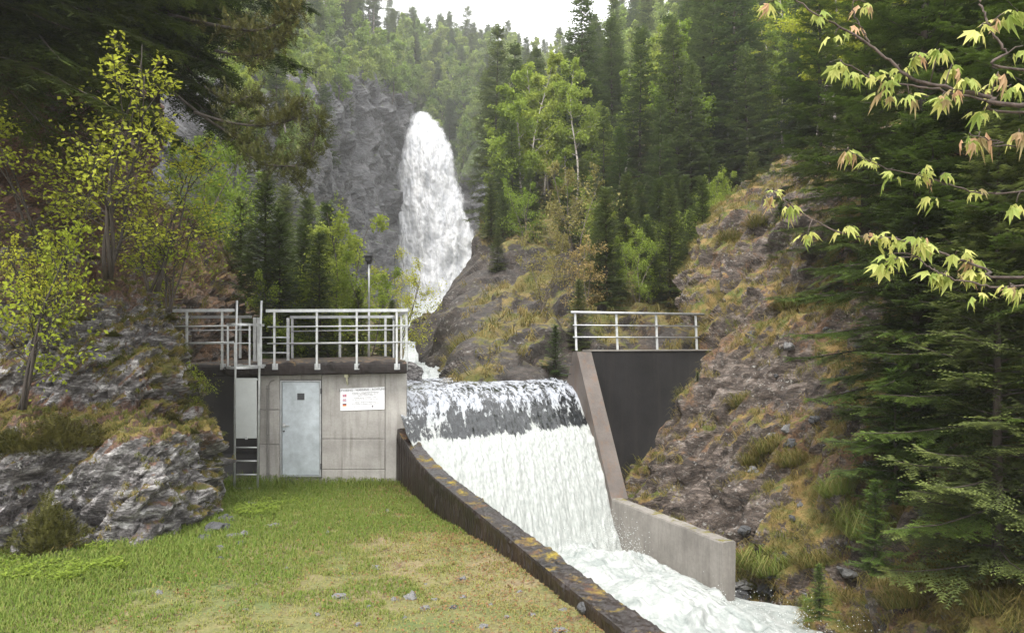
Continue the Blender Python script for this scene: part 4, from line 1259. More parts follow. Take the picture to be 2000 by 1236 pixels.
def conifer(name, seed, H, R, base, nb, lat, shoot, tmpl, mat, bark, droop=.25, up=.5, shape=.85, gaps=.1, side='all', sides=7, twist=.5, lr=.42):
    g = np.random.default_rng(seed)
    trunk = np.array([(0.06 * H * .1 * math.sin(t * 3 + seed) * t, .05 * H * .1 * math.cos(t * 2.3 + seed) * t, t * H) for t in np.linspace(0, 1, 12)])
    wood = [tube(trunk, np.linspace(.011 * H + .015, .006, 12), sides)]
    SH_d, SH_t, SH_s, SH_u, TI = [], [], [], [], []
    for i in range(nb):
        h = base + (1 - base) * ((i + g.random()) / nb) ** .9
        if g.random() < gaps: continue
        hh = (h - base) / (1 - base)
        L = R * (max(0.02, (1 - hh)) ** shape) * g.uniform(.7, 1.12) * (0.85 + .15 * min(1, hh * 6))
        if L < .12: L = .12
        az = i * 2.39996 + g.normal(0, .3)
        el = -.12 + hh * up * 1.6
        n = 9
        t = np.linspace(0, 1, n)
        rr = L * t * math.cos(el * .6)
        zz = L * (math.tan(el) * t - droop * t ** 2 * (1 - .5 * hh) + .13 * t ** 4)
        a2 = az + twist * .25 * t ** 2 * g.normal()
        p0 = np.array([np.interp(h, np.linspace(0, 1, 12), trunk[:, k]) for k in range(3)])
        path = np.stack([rr * np.cos(a2), rr * np.sin(a2), zz], 1) + p0
        wood.append(tube(path[::2], np.linspace(.010 * L + .006, .003, 5), 4, False))
        tan = norm(np.gradient(path, axis=0))
        nl = max(3, int(L / lat))
        for sgn in (-1, 1):
            tt = np.clip((np.arange(nl) + g.random(nl)) / nl * .94 + .05, .04, .99)
            P0 = np.stack([np.interp(tt, t, path[:, k]) for k in range(3)], 1)
            D0 = norm(np.stack([np.interp(tt, t, tan[:, k]) for k in range(3)], 1))
            sidev = norm(np.cross(D0, (0, 0, 1))) * sgn
            ll = (lr * L * (1 - tt) ** .7 * np.minimum(1, tt * 5 + .2) + shoot * .8) * g.uniform(.6, 1.15, nl)
            D = norm(D0 * .62 + sidev * .8 + np.stack([np.zeros(nl), np.zeros(nl), g.normal(-.10, .14, nl)], 1))
            m = max(1, int(lr * L / (shoot * .62)) + 1)
            for j in range(m + 1):
                fpos = (j + .25) / (m + .6)
                keep = ll * 1.0 > shoot * (j * .55)
                for s2 in ((-1, 1) if j < m else (0,)):
                    q = P0 + D * (ll * fpos)[:, None] + np.array([0, 0, -1.0]) * (.16 * ll * fpos ** 2)[:, None]
                    sv = norm(np.cross(D, (0, 0, 1)))
                    dd = norm(D * (1.0 if s2 else 1.6) + sv * s2 * .75 + g.normal(0, .13, (nl, 3)) + np.array([0, 0, -.10]))
                    SH_t.append(q[keep]); SH_d.append(dd[keep])
                    SH_s.append(shoot * g.uniform(.75, 1.3, keep.sum()) * (1.15 if j == m else 1))
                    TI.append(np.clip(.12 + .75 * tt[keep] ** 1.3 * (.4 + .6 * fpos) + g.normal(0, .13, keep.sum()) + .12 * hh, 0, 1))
    # leader
    k = 14
    SH_t.append(trunk[-1] + np.stack([np.zeros(k), np.zeros(k), -np.linspace(0, .06 * H, k)], 1)); dd = g.normal(0, .6, (k, 3)); dd[:, 2] = .7
    SH_d.append(norm(dd)); SH_s.append(np.full(k, shoot)); TI.append(np.full(k, .6))
    if len(tmpl[0]) > 20:      # short inner shoots that hide the stem
        k = 700; hz = base + (1 - base) * g.random(k) ** 1.1
        az = g.uniform(0, 6.28, k); rr = R * g.uniform(.02, .30, k) * (1.02 - hz)
        c = np.stack([np.interp(hz, np.linspace(0, 1, 12), trunk[:, q]) for q in range(3)], 1)
        out = np.stack([np.cos(az), np.sin(az), np.full(k, -.15)], 1)
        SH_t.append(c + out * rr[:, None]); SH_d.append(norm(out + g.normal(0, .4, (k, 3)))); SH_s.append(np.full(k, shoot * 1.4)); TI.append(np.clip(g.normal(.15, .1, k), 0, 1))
    d, t_, s_, ti = np.vstack(SH_d), np.vstack(SH_t), np.concatenate(SH_s), np.concatenate(TI)
    Rm = frames(d, (0.05, 0.03, 1))
    v, f = stamp(*tmpl, Rm, t_, s_)
    tint = np.repeat(ti, len(tmpl[0]))
    # tips lighter
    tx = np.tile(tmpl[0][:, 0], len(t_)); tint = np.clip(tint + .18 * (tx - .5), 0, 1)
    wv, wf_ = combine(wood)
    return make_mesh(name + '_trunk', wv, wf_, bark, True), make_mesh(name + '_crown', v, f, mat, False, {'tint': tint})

def broadleaf(name, seed, H, R, mat, bark, nleaf, leaf, base=.3, lean=0.0, multi=1, spread=.5, nb=14, sub=6, clump=.35, tr=.012, droopy=0.0):
    g = np.random.default_rng(seed)
    wood, tips = [], []
    for m in range(multi):
        az0 = g.random() * 6.28; ln = (lean if multi == 1 else .28) * H
        t = np.linspace(0, 1, 10)
        tr_p = np.stack([ln * np.cos(az0) * t ** 1.2 + .02 * H * np.sin(t * 7 + m), ln * np.sin(az0) * t ** 1.2 + .02 * H * np.cos(t * 6 + m), t * H * g.uniform(.8, 1.0)], 1)
        wood.append(tube(tr_p, np.linspace(tr * H + .01, .006, 10), 7))
        for i in range(nb):
            h = base + (.98 - base) * (i + g.random()) / nb
            p0 = np.array([np.interp(h, t, tr_p[:, k]) for k in range(3)])
            hh = (h - base) / (1 - base)
            L = R * (1.05 - .75 * hh) * g.uniform(.6, 1.1) * min(1, .5 + hh * 2.5)
            az = i * 2.4 + g.normal(0, .5); el = g.uniform(.25, .9) * (1 if hh < .7 else 1.3)
            tt = np.linspace(0, 1, 6)
            path = p0 + np.stack([L * tt * np.cos(az) * math.cos(el), L * tt * np.sin(az) * math.cos(el), L * tt * math.sin(el) - droopy * L * tt ** 2], 1) + g.normal(0, .04 * L, (6, 3)) * tt[:, None]
            wood.append(tube(path, np.linspace(.35 * tr * H * (1 - .6 * hh) + .004, .003, 6), 5, False))
            for j in range(sub):
                a = g.uniform(.3, 1.0); q0 = np.array([np.interp(a, tt, path[:, k]) for k in range(3)])
                dd = norm(norm(path[-1] - path[0]) * .7 + g.normal(0, spread, 3) + np.array([0, 0, .15 - droopy]))
                l2 = L * g.uniform(.2, .5)
                s3 = np.linspace(0, 1, 4)[:, None]
                p2 = q0 + dd * l2 * s3 + g.normal(0, .05 * l2, (4, 3)) * s3
                wood.append(tube(p2, np.linspace(.008 * (H / 8) ** .5, .002, 4), 4, False))
                tips.append((q0, p2[-1], L))
    per = max(1, nleaf // len(tips)); T, Dr, TI = [], [], []
    for (a, b, L) in tips:
        w = g.uniform(.15, 1.08, per)[:, None]
        T.append(a + (b - a) * w + g.normal(0, clump * L * .28, (per, 3)))
        Dr.append(norm(g.normal(0, 1, (per, 3)) + np.array([0, 0, -.3])))
        TI.append(np.clip(g.normal(.5, .22, per) + g.normal(0, .12), 0, 1))
    T, Dr, TI = np.vstack(T), np.vstack(Dr), np.concatenate(TI)
    upv = norm(g.normal(0, .6, T.shape) + np.array([0, -.2, 1.0]))
    v, f = stamp(*LEAF, frames(Dr, upv), T, leaf * g.uniform(.6, 1.25, len(T)))
    wv, wf_ = combine(wood)
    return make_mesh(name + '_trunk', wv, wf_, bark, True), make_mesh(name + '_crown', v, f, mat, False, {'tint': np.repeat(TI, 4)})

def bush(name, seed, R, H, n, tmpl, size, mat, upw=1.0):
    g = np.random.default_rng(seed)
    th = g.uniform(0, 6.28, n); r = np.sqrt(g.random(n)); h = g.random(n) ** .8
    bumps = .75 + .35 * np.sin(th * 3 + seed) * np.cos(th * 5 + h * 6)
    T = np.stack([R * r * np.cos(th) * (1 - .5 * h ** 2) * bumps, R * r * np.sin(th) * (1 - .5 * h ** 2) * bumps, H * h * (1 - .55 * r ** 2) * (.8 + .3 * np.sin(th * 4 + seed))], 1)
    D = norm(T * np.array([1, 1, .3]) + g.normal(0, .35, (n, 3)) * R + np.array([0, 0, .5 * upw * R]))
    v, f = stamp(*tmpl, frames(D), T, size * g.uniform(.6, 1.3, n))
    ti = np.clip(.25 + .5 * h * r + g.normal(0, .15, n), 0, 1)
    return make_mesh(name, v, f, mat, False, {'tint': np.repeat(ti, len(tmpl[0]))})

def place(kind, meshes, loc, s=1.0, rz=None, tilt=(0, 0), label='', group=None, cat='tree', sz=None):
    o = empty(kind, loc)
    o.rotation_euler = (tilt[0], tilt[1], random.uniform(0, 6.28) if rz is None else rz)
    o.scale = (s, s, s if sz is None else sz)
    tag(o, label, cat, group)
    for nm, me in zip(('trunk', 'crown'), meshes): link(nm, me, o)
    return o

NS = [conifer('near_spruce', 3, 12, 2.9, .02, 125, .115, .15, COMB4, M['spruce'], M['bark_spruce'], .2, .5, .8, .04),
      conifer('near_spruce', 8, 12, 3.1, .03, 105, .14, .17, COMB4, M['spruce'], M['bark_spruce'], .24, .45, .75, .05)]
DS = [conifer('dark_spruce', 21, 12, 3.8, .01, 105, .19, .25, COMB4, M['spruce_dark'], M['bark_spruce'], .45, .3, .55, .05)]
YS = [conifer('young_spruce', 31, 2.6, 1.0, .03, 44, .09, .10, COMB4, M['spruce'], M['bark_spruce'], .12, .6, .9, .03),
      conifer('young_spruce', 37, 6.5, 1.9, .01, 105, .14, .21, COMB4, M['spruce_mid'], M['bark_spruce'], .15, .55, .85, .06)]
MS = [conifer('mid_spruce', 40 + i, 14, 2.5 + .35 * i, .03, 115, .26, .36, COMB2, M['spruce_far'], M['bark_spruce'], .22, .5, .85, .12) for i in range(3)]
FS = [conifer('far_spruce', 50 + i, 15, 2.5 + .4 * i, .06, 70, .5, .8, COMB2, M['spruce_far'], M['bark_spruce'], .2, .5, .8, .15) for i in range(2)]
FP = [conifer('far_pine', 60 + i, 15, 3.0, .35, 34, .6, .85, COMB2, M['spruce_far'], M['bark_grey'], .0, .75, .45, .3, twist=1.5) for i in range(2)]
MBi = [broadleaf('mid_birch', 70 + i, 11, 2.1, M['leaf'], M['birch'], 9000, .17, .3, .05, 1, .55, 20, 6, .35, .0075, .1) for i in range(3)]
MBy = [broadleaf('yellow_birch', 75, 11, 2.2, M['leaf_yellow'], M['birch'], 7000, .15, .35, .08, 1, .6, 18, 6, .4, .0075, .15)]
FB = [broadleaf('far_broadleaf', 80 + i, 10, 2.9, M['leaf_far'], M['bark_grey'], 3600, .42, .12, .05, 1, .6, 13, 5, .5, .008) for i in range(3)]
SB = [broadleaf('slope_shrub', 90 + i, 4.2, 1.7, M['leaf'], M['bark_grey'], 5000, .10, .1, .1, 3, .7, 8, 6, .45, .006) for i in range(2)]
BR = [broadleaf('bronze_shrub', 95, 4.5, 1.9, M['leaf_bronze'], M['bark_grey'], 3000, .10, .18, .1, 3, .7, 8, 6, .4, .006)]

def ground_at(patch, u, v, ymax=None):
    """surface point of a terrain patch nearest to pixel (u, v)"""
    p = PATCH[patch]
    d = (p['u'] - u) ** 2 + (p['v'] - v) ** 2
    i = int(np.argmin(d))
    return p['Q'][i].copy()

# ---- dense planting on the far slopes (each tree an object of its own)
def scatter_trees(patch, n, accept, choose, mind, seed):
    g = np.random.default_rng(seed); p = PATCH[patch]
    area = p['Q'][:, 1] * 0 + 1
    idx = g.permutation(len(p['Q'])); chosen = []
    for i in idx:
        if len(chosen) >= n: break
        u, v, q = p['u'][i], p['v'][i], p['Q'][i]
        if not accept(u, v, q, p['S'][i], p['T'][i], g): continue
        md = mind * (q[1] / 100.0) ** .5
        if any((q[0] - c[0]) ** 2 + (q[1] - c[1]) ** 2 + .5 * (q[2] - c[2]) ** 2 < md * md for c in chosen): continue
        chosen.append(q)
        choose(u, v, q, g)
G_D = 'trees on the far ridge behind the waterfall'; G_C = 'trees above the left cliff'; G_E = 'trees on the right hillside'
def zone_D(u, v):
    return ('close above the waterfall lip' if u < 880 else 'just right of the waterfall' if u < 960 else 'in the misty notch right of the waterfall' if u < 1060 else 'behind the top of the right hillside') + (', high up' if v < 200 else '')
def ch_D(u, v, q, g):
    r = g.random(); lo = .6 if u > 925 else 1.0
    if v < 150:
        k = g.integers(2)
        if r < .6: place('pine_tree', FP[k], q - (0, 0, .5), lo * g.uniform(.6, .95), label='distant dark pine on the ridge ' + zone_D(u, 300), group='ridge pines ' + zone_D(u, 300))
        else: place('spruce_tree', FS[k], q - (0, 0, .5), lo * g.uniform(.6, .9), label='distant pointed spruce on the ridge ' + zone_D(u, 300), group='ridge spruces ' + zone_D(u, 300))
    elif r < .68: place('broadleaf_tree', FB[g.integers(3)], q - (0, 0, .5), g.uniform(.8, 1.3), label='distant pale green leafy tree ' + zone_D(u, v), group='pale leafy trees ' + zone_D(u, v))
    else: place('spruce_tree', FS[g.integers(2)], q - (0, 0, .5), g.uniform(.6, 1.0), label='distant dark spruce ' + zone_D(u, v), group='distant spruces ' + zone_D(u, v))
scatter_trees('far_hill', 150, lambda u, v, q, s, t, g: (760 < u < 1180) and v < 345 and q[2] < 95, ch_D, 4.3, 5)
scatter_trees('far_hill', 60, lambda u, v, q, s, t, g: 835 < u < 1010 and 125 < v < 300, lambda u, v, q, g: ch_D(u, max(v, 151), q, g), 3.2, 15)
def zone_C(u, v):
    return ('on the skyline' if v < 110 else 'on the cliff shoulder' if v < 215 else 'on the cliff face') + (' behind the juniper boughs' if u < 600 else ' above the grey cliff' if u < 740 else ' just left of the waterfall top')
def ch_C(u, v, q, g):
    r = g.random()
    if v < 120 and r < .7: place('pine_tree' if r < .4 else 'spruce_tree', (FP if r < .4 else FS)[g.integers(2)], q - (0, 0, .5), g.uniform(.7, 1.1) * min(1.1, q[1] / 130) * (.68 if u > 735 else 1), label='dark conifer ' + zone_C(u, v), group='conifers ' + zone_C(u, v))
    elif r < .85: place('broadleaf_tree', FB[g.integers(3)], q - (0, 0, .5), g.uniform(.6, 1.1) * np.clip(q[1] / 110, .5, 1.2), label='soft light green leafy tree ' + zone_C(u, v), group='leafy trees ' + zone_C(u, v))
    else: place('spruce_tree', FS[g.integers(2)], q - (0, 0, .5), g.uniform(.6, .9) * np.clip(q[1] / 110, .5, 1), label='small dark spruce ' + zone_C(u, v), group='small spruces ' + zone_C(u, v))
def acc_C(u, v, q, s, t, g):
    if not (430 < u < 890): return False
    if v < 215: return True
    if u < 690 and v < 330: return g.random() < .6 if u < 690 - (v - 215) * .45 else False
    if u < 640 and v < 520: return g.random() < .1
    return False
scatter_trees('far_cliff', 120, acc_C, ch_C, 4.6, 6)
scatter_trees('far_cliff', 34, lambda u, v, q, s, t, g: 775 < u < 895 and v < 205, ch_C, 3.4, 16)
def zone_Y(u, v):
    if u < 1180: return 'on the spur above the weir'
    return ('just above' if v > 520 else 'higher up behind') + (' the left half' if u < 1290 else ' the right end') + ' of the abutment railing'
def zone_E(u, v, Y):
    col = 'beside the misty falls' if u < 1060 else 'above the bronze shrubs' if u < 1200 else 'above the abutment railing' if u < 1380 else 'behind the brown rock crest' if u < 1560 else 'behind the upper maple twigs'
    row = 'near the skyline' if v < 120 else 'on the upper slope' if v < 230 else 'on the middle slope' if v < 360 else 'on the lower slope'
    return row + ' ' + col
def ch_E(u, v, q, g):
    r = g.random(); Y = q[1]; low = .5 if (u < 1190 and v < 230) else .72 if (u < 1150 and v < 340) else 1.0
    if Y < 47 and v > 425:
        if r < .62: place('spruce_tree', YS[1], q - (0, 0, .2), g.uniform(.35, .75), label='bushy young spruce ' + zone_Y(u, v), group='young spruces ' + zone_Y(u, v))
        else: place('shrub', SB[g.integers(2)], q - (0, 0, .2), g.uniform(.5, .9), label='light green leafy shrub ' + zone_Y(u, v), group='shrubs ' + zone_Y(u, v), cat='shrub')
        return
    far = Y > 85
    yel = u > 1380 and v < 300
    if r < (.6 if u < 1330 else .42):
        ms = FB[g.integers(3)] if far else (MBy[0] if yel and g.random() < .6 else MBi[g.integers(3)])
        place('birch_tree', ms, q - (0, 0, .3), low * g.uniform(.75, 1.15), label='fresh green birch ' + zone_E(u, v, Y), group='birches ' + zone_E(u, v, Y), tilt=(g.normal(0, .06), g.normal(0, .06)))
    elif r < .9 or not far:
        place('spruce_tree', FS[g.integers(2)] if far else MS[g.integers(3)], q - (0, 0, .3), low * g.uniform(.55, 1.15), tilt=(g.normal(0, .035), g.normal(0, .035)), sz=None, label='tall dark spruce ' + zone_E(u, v, Y), group='spruces ' + zone_E(u, v, Y))
    elif Y < 44: pass
    else:
        place('broadleaf_tree', FB[g.integers(3)], q - (0, 0, .3), low * g.uniform(.8, 1.2), label='rounded light green tree ' + zone_E(u, v, Y), group='rounded trees ' + zone_E(u, v, Y))
def acc_E(u, v, q, s, t, g):
    if u < 955 or q[1] < 31: return False
    if v > (590 if u > 1165 else 470): return False
    if u > 1480 and q[1] < 40: return False
    if u > 1590 and (v < 160 or g.random() < .5): return False
    if v < 20: return False
    if q[1] < 52 and g.random() < .3: return False
    return True
scatter_trees('hillside', 225, acc_E, ch_E, 3.6, 7)
scatter_trees('hillside', 46, lambda u, v, q, s, t, g: 1170 < u < 1430 and 425 < v < 600 and 29 < q[1] < 46, ch_E, 2.1, 12)
scatter_trees('hillside', 26, lambda u, v, q, s, t, g: 1330 < u < 1560 and 120 < v < 380 and q[1] > 44, ch_E, 3.0, 13)
scatter_trees('hillside', 14, lambda u, v, q, s, t, g: 960 < u < 1180 and 400 < v < 540 and 38 < q[1] < 60, ch_E, 2.6, 14)

# ---- individual trees
def T(kind, ms, patch, u, v, s, label, cat='tree', **k):
    q = ground_at(patch, u, v)
    return place(kind, ms, q - np.array([0, 0, .12 * s]), s, label=label, cat=cat, **k)
# behind the hut
def at(u, v, Y): return W(u, v, Y)
place('spruce_tree', YS[1], at(520, 720, 25), 1.0, label='bushy spruce rising behind the ladder cage and roof railing')
place('spruce_tree', YS[1], at(592, 725, 27), .82, label='spruce behind the roof railing left of the camera mast')
place('birch_tree', SB[1], at(660, 728, 27), 1.35, rz=3.0, label='tall green birch shrub right behind the railing left of the camera mast')
place('spruce_tree', YS[1], at(640, 715, 33), 1.1, label='taller spruce behind the two spruces left of the camera mast')
place('spruce_tree', YS[1], at(745, 725, 31), .5, label='low dark spruce below the camera mast behind the roof')
for (u, v, Y, s, lab) in ((545, 730, 24, .8, 'spruce filling the gap behind the cage and the first roof spruce'), (625, 735, 24.5, .72, 'low spruce close behind the middle of the back railing'),
                          (700, 730, 25.5, .45, 'low spruce just behind the mast foot'), (765, 735, 24.5, .38, 'small spruce by the corner of the roof nearest the waterfall'), (470, 720, 29, 1.0, 'spruce at the foot of the brown rock slope'),
                          (600, 700, 38, 1.25, 'tall spruce in the second row behind the hut'), (560, 690, 44, 1.5, 'tall spruce in the back row below the grey cliff')):
    place('spruce_tree', YS[1], at(u, v, Y), s, label=lab)
place('spruce_tree', MS[1], at(490, 690, 40), .62, label='dark slim spruce under the grey cliff left of the misty fall')
place('birch_tree', broadleaf('small_birch', 101, 6.6, 2.0, M['leaf'], M['bark_dark'], 9000, .11, .25, .1, 2, .7, 12, 7, .4, .007), at(690, 715, 34), 1.05, label='light green spreading tree just left of the camera mast top')
place('willow_tree', broadleaf('willow', 103, 5.0, 2.1, M['leaf_yellow'], M['bark_grey'], 5200, .085, .12, .1, 4, .8, 9, 7, .45, .006), at(775, 722, 31), .95, label='thin yellowish shrub tree overlapping the foot of the waterfall')
place('birch_tree', SB[0], at(550, 720, 24), .80, label='pale leafy sapling in front of the spruces behind the railing')
place('broadleaf_tree', SB[1], at(440, 520, 31), 1.2, label='pale leafy tree against the grey cliff above the rock slope')
place('broadleaf_tree', SB[0], at(395, 500, 27), 1.15, label='thin grey leafy shrub on the crest of the rock slope')
place('broadleaf_tree', MBi[1], at(480, 330, 55), .8, label='misty light green tree high on the grey cliff behind the spruce branches')
place('broadleaf_tree', MBi[2], at(560, 260, 72), 1.0, label='misty light green tree beside the cliff edge at the end of the spruce branches')
place('broadleaf_tree', MBi[0], at(430, 230, 50), .9, label='misty light green tree half hidden by the dark spruce branches')
# near left: alders in young leaf
LA1 = broadleaf('alder', 111, 3.8, 1.7, M['leaf_yellow'], M['bark_dark'], 2100, .075, .12, .12, 4, .95, 10, 7, .3, .005)
LA2 = broadleaf('alder', 113, 2.3, 1.25, M['leaf_yellow'], M['bark_dark'], 1700, .065, .08, .2, 4, .95, 8, 6, .32, .006)
place('alder_tree', LA1, at(205, 545, 11.9), 1.2, sz=.92, rz=.4, label='tall yellow green alder sapling on the rock ledge under the dark spruce')
place('alder_tree', LA1, at(300, 570, 13.0), 1.0, sz=.75, rz=2.2, label='smaller yellow green alder sapling above the upper edge of the outcrop')
place('alder_tree', LA2, at(40, 800, 11.0), 1.15, rz=1.0, label='leafy alder shrub at the left border above the heather ledge')
place('alder_tree', LA1, at(110, 570, 12.3), 1.05, sz=.75, rz=5.1, label='thin alder sapling leaning toward the left border under the cliff')
place('alder_tree', LA2, at(330, 610, 13.3), .8, rz=2.0, label='sparse alder sprig over the brown ledge left of the railing')
place('birch_tree', SB[1], at(645, 728, 25.2), .8, rz=1.0, label='fresh green birch shrub behind the middle of the roof railing')
place('birch_tree', SB[0], at(715, 728, 26), .95, rz=2.0, label='fresh green birch shrub round the foot of the camera mast')
place('alder_tree', LA2, at(90, 690, 11.3), .8, rz=3.0, label='thin alder shrub in front of the rubble slope')
place('alder_shrub', LA2, at(395, 800, 14.2), .38, rz=3.9, label='tiny bright green shrub growing out of the rock before the dark recess', cat='shrub')
# overhead dark spruces on the left cliff
place('spruce_tree', DS[0], at(60, 130, 13.3), .95, rz=.3, label='huge dark spruce hanging over the cliff at the upper left corner')
place('spruce_tree', DS[0], at(300, 205, 16.5), .95, rz=2.0, label='dark spruce overhanging the alder saplings with drooping branches')
place('spruce_tree', DS[0], at(190, 100, 14.6), .85, rz=4.0, label='dark spruce between the two overhanging spruces at upper left')
place('spruce_tree', DS[0], at(-40, 160, 11.6), .8, rz=1.0, label='dark spruce half cut off by the upper left border')
place('spruce_tree', DS[0], at(380, 60, 19.0), .9, rz=5.0, label='dark spruce top behind the juniper boughs')
place('spruce_tree', DS[0], at(120, 10, 12.6), .7, rz=2.6, label='dark spruce crown filling the top edge above the alder saplings')

# near right spruces
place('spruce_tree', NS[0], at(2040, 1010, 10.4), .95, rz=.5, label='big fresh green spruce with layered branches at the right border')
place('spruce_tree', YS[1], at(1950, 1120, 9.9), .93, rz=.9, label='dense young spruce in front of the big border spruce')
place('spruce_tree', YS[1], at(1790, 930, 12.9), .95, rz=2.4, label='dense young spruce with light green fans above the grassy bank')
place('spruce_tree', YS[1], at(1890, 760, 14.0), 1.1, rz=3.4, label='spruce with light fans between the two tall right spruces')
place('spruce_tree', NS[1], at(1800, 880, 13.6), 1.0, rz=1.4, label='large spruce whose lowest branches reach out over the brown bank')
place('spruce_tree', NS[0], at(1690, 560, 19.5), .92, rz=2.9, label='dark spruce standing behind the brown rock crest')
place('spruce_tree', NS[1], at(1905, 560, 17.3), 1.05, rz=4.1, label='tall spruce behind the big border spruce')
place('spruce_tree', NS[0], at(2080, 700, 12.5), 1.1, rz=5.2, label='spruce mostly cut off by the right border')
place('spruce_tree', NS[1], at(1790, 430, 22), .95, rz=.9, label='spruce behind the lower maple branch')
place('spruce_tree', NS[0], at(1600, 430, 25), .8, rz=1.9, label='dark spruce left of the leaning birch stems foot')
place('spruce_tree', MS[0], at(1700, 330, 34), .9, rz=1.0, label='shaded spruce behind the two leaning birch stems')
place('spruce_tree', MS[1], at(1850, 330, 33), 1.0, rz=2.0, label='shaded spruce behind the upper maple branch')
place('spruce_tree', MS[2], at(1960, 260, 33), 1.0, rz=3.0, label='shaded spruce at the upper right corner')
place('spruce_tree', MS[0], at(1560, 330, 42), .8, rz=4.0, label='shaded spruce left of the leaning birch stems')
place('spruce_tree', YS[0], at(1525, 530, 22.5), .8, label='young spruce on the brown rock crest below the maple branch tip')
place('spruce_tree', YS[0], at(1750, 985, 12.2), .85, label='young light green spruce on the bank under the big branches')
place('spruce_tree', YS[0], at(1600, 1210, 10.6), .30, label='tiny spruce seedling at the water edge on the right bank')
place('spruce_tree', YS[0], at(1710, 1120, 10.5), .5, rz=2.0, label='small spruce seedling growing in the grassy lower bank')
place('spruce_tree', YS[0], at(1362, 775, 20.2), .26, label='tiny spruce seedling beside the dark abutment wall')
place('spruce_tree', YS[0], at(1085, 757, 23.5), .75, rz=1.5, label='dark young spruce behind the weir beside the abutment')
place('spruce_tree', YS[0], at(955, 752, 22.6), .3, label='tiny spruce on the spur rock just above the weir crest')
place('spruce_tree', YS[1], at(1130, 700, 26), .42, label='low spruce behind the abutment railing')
# spur shrubs and small trees
place('bronze_shrub', BR[0], at(1120, 560, 34), 1.25, rz=.6, label='bronze leaved shrub on the spur above the weir', cat='shrub')
place('bronze_shrub', BR[0], at(1060, 620, 29), .75, rz=2.6, label='smaller bronze leaved shrub low on the rock spur', cat='shrub')
place('bronze_shrub', BR[0], at(1150, 640, 28.5), .75, rz=4.6, label='bronze leaved shrub just left of the abutment railing', cat='shrub')
for (u, v, Y, s, lab) in ((1000, 480, 46, .55, 'dark spruce on the left shoulder of the spur'), (1030, 455, 50, .6, 'dark spruce behind the spur shoulder'),
                          (1210, 520, 38, .5, 'spruce above the bronze shrubs on the right slope'), (1290, 520, 38, .62, 'broad spruce on the slope above the abutment railing'),
                          (1350, 480, 40, .7, 'spruce beside the brown rock crest'), (1250, 440, 45, .85, 'tall spruce in the middle of the right slope'),
                          (1180, 470, 43, .55, 'small spruce among the birches on the right slope')):
    place('spruce_tree', MS[random.randrange(3)], at(u, v, Y), s, label=lab)
# leaning birches above the brown rock
place('birch_tree', MBy[0], at(1603, 335, 29), .92, rz=2.1, tilt=(0.0, -.16), label='leaning birch with scarred pale trunk above the brown rock crest')
place('birch_tree', MBy[0], at(1632, 330, 31), .95, rz=.2, tilt=(0.0, -.07), label='second birch just right of the leaning scarred birch')
place('birch_tree', MBi[0], at(1345, 400, 43), 1.05, rz=.2, label='crooked dark stemmed light green tree on the slope above the rock crest')
place('birch_tree', MBi[1], at(1068, 395, 55), .95, rz=1.2, label='slim birch with pale trunk above the bronze shrubs')
place('birch_tree', MBi[2], at(1155, 350, 60), 1.0, rz=3.2, label='pair of white birch stems in the centre of the right slope')

# low shrubs, heather and juniper on the near outcrop
def B(kind, me, u, v, Y, s, label, rz=0.0):
    o = link(kind, me); o.location = tuple(at(u, v, Y)); o.scale = (s, s, s); o.rotation_euler = (0, 0, rz)
    return tag(o, label, 'shrub')
JU = bush('juniper', 5, .75, 1.0, 3600, COMB4, .11, M['juniper'])
HE = bush('heather', 6, .8, .38, 3600, COMB4, .085, M['heather'], 1.4)
B('juniper_bush', JU, 95, 1085, 10.2, .82, 'rounded olive juniper bush at the foot of the left outcrop')
B('heather_bush', HE, 110, 875, 11.0, 1.15, 'dark green heather cushion on the ledge of the left outcrop')
B('heather_bush', HE, 20, 880, 10.8, .8, 'heather cushion at the left border of the rock ledge', 2.0)
B('heather_bush', HE, 215, 870, 11.4, .42, 'small heather tuft at the right end of the rock ledge', 4.0)
B('heather_bush', HE, 330, 830, 13.0, .42, 'brownish heather tuft near the right end of the outcrop', 1.0)
B('heather_bush', HE, 275, 720, 12.7, .18, 'little moss cushion high on the outcrop face', 1.5)
# ------------------------------------------------------------------ grass, litter, stones
def blades(P, N, L, wdt, droop, tint, bend_dir=None, g=rng):
    """each blade is a 3-triangle ribbon that bends over"""
    n = len(P)
    az = g.uniform(0, 6.28, n)
    d = np.stack([np.cos(az), np.sin(az), np.zeros(n)], 1)
    if bend_dir is not None: d = norm(d * .7 + bend_dir)
    s = norm(np.cross(d, N)); up = norm(N * .6 + np.array([0, 0, .8]))
    w = (wdt * g.uniform(.6, 1.3, n))[:, None]; L = L[:, None]
    m = P + up * L * .55 + d * L * .25
    t = P + up * L * (.95 - .75 * droop[:, None]) + d * L * (.4 + .5 * droop[:, None]) - np.array([0, 0, .25]) * L * droop[:, None]
    v = np.stack([P - s * w, P + s * w, m + s * w * .75, m - s * w * .75, t], 1).reshape(-1, 3)
    f = np.array([[0, 1, 2], [0, 2, 3], [3, 2, 4]])[None] + (np.arange(n) * 5)[:, None, None]
    ti = np.clip(tint[:, None] + np.array([-.12, -.12, 0, 0, .12])[None], 0, 1).ravel()
    return v, f.reshape(-1, 3), ti
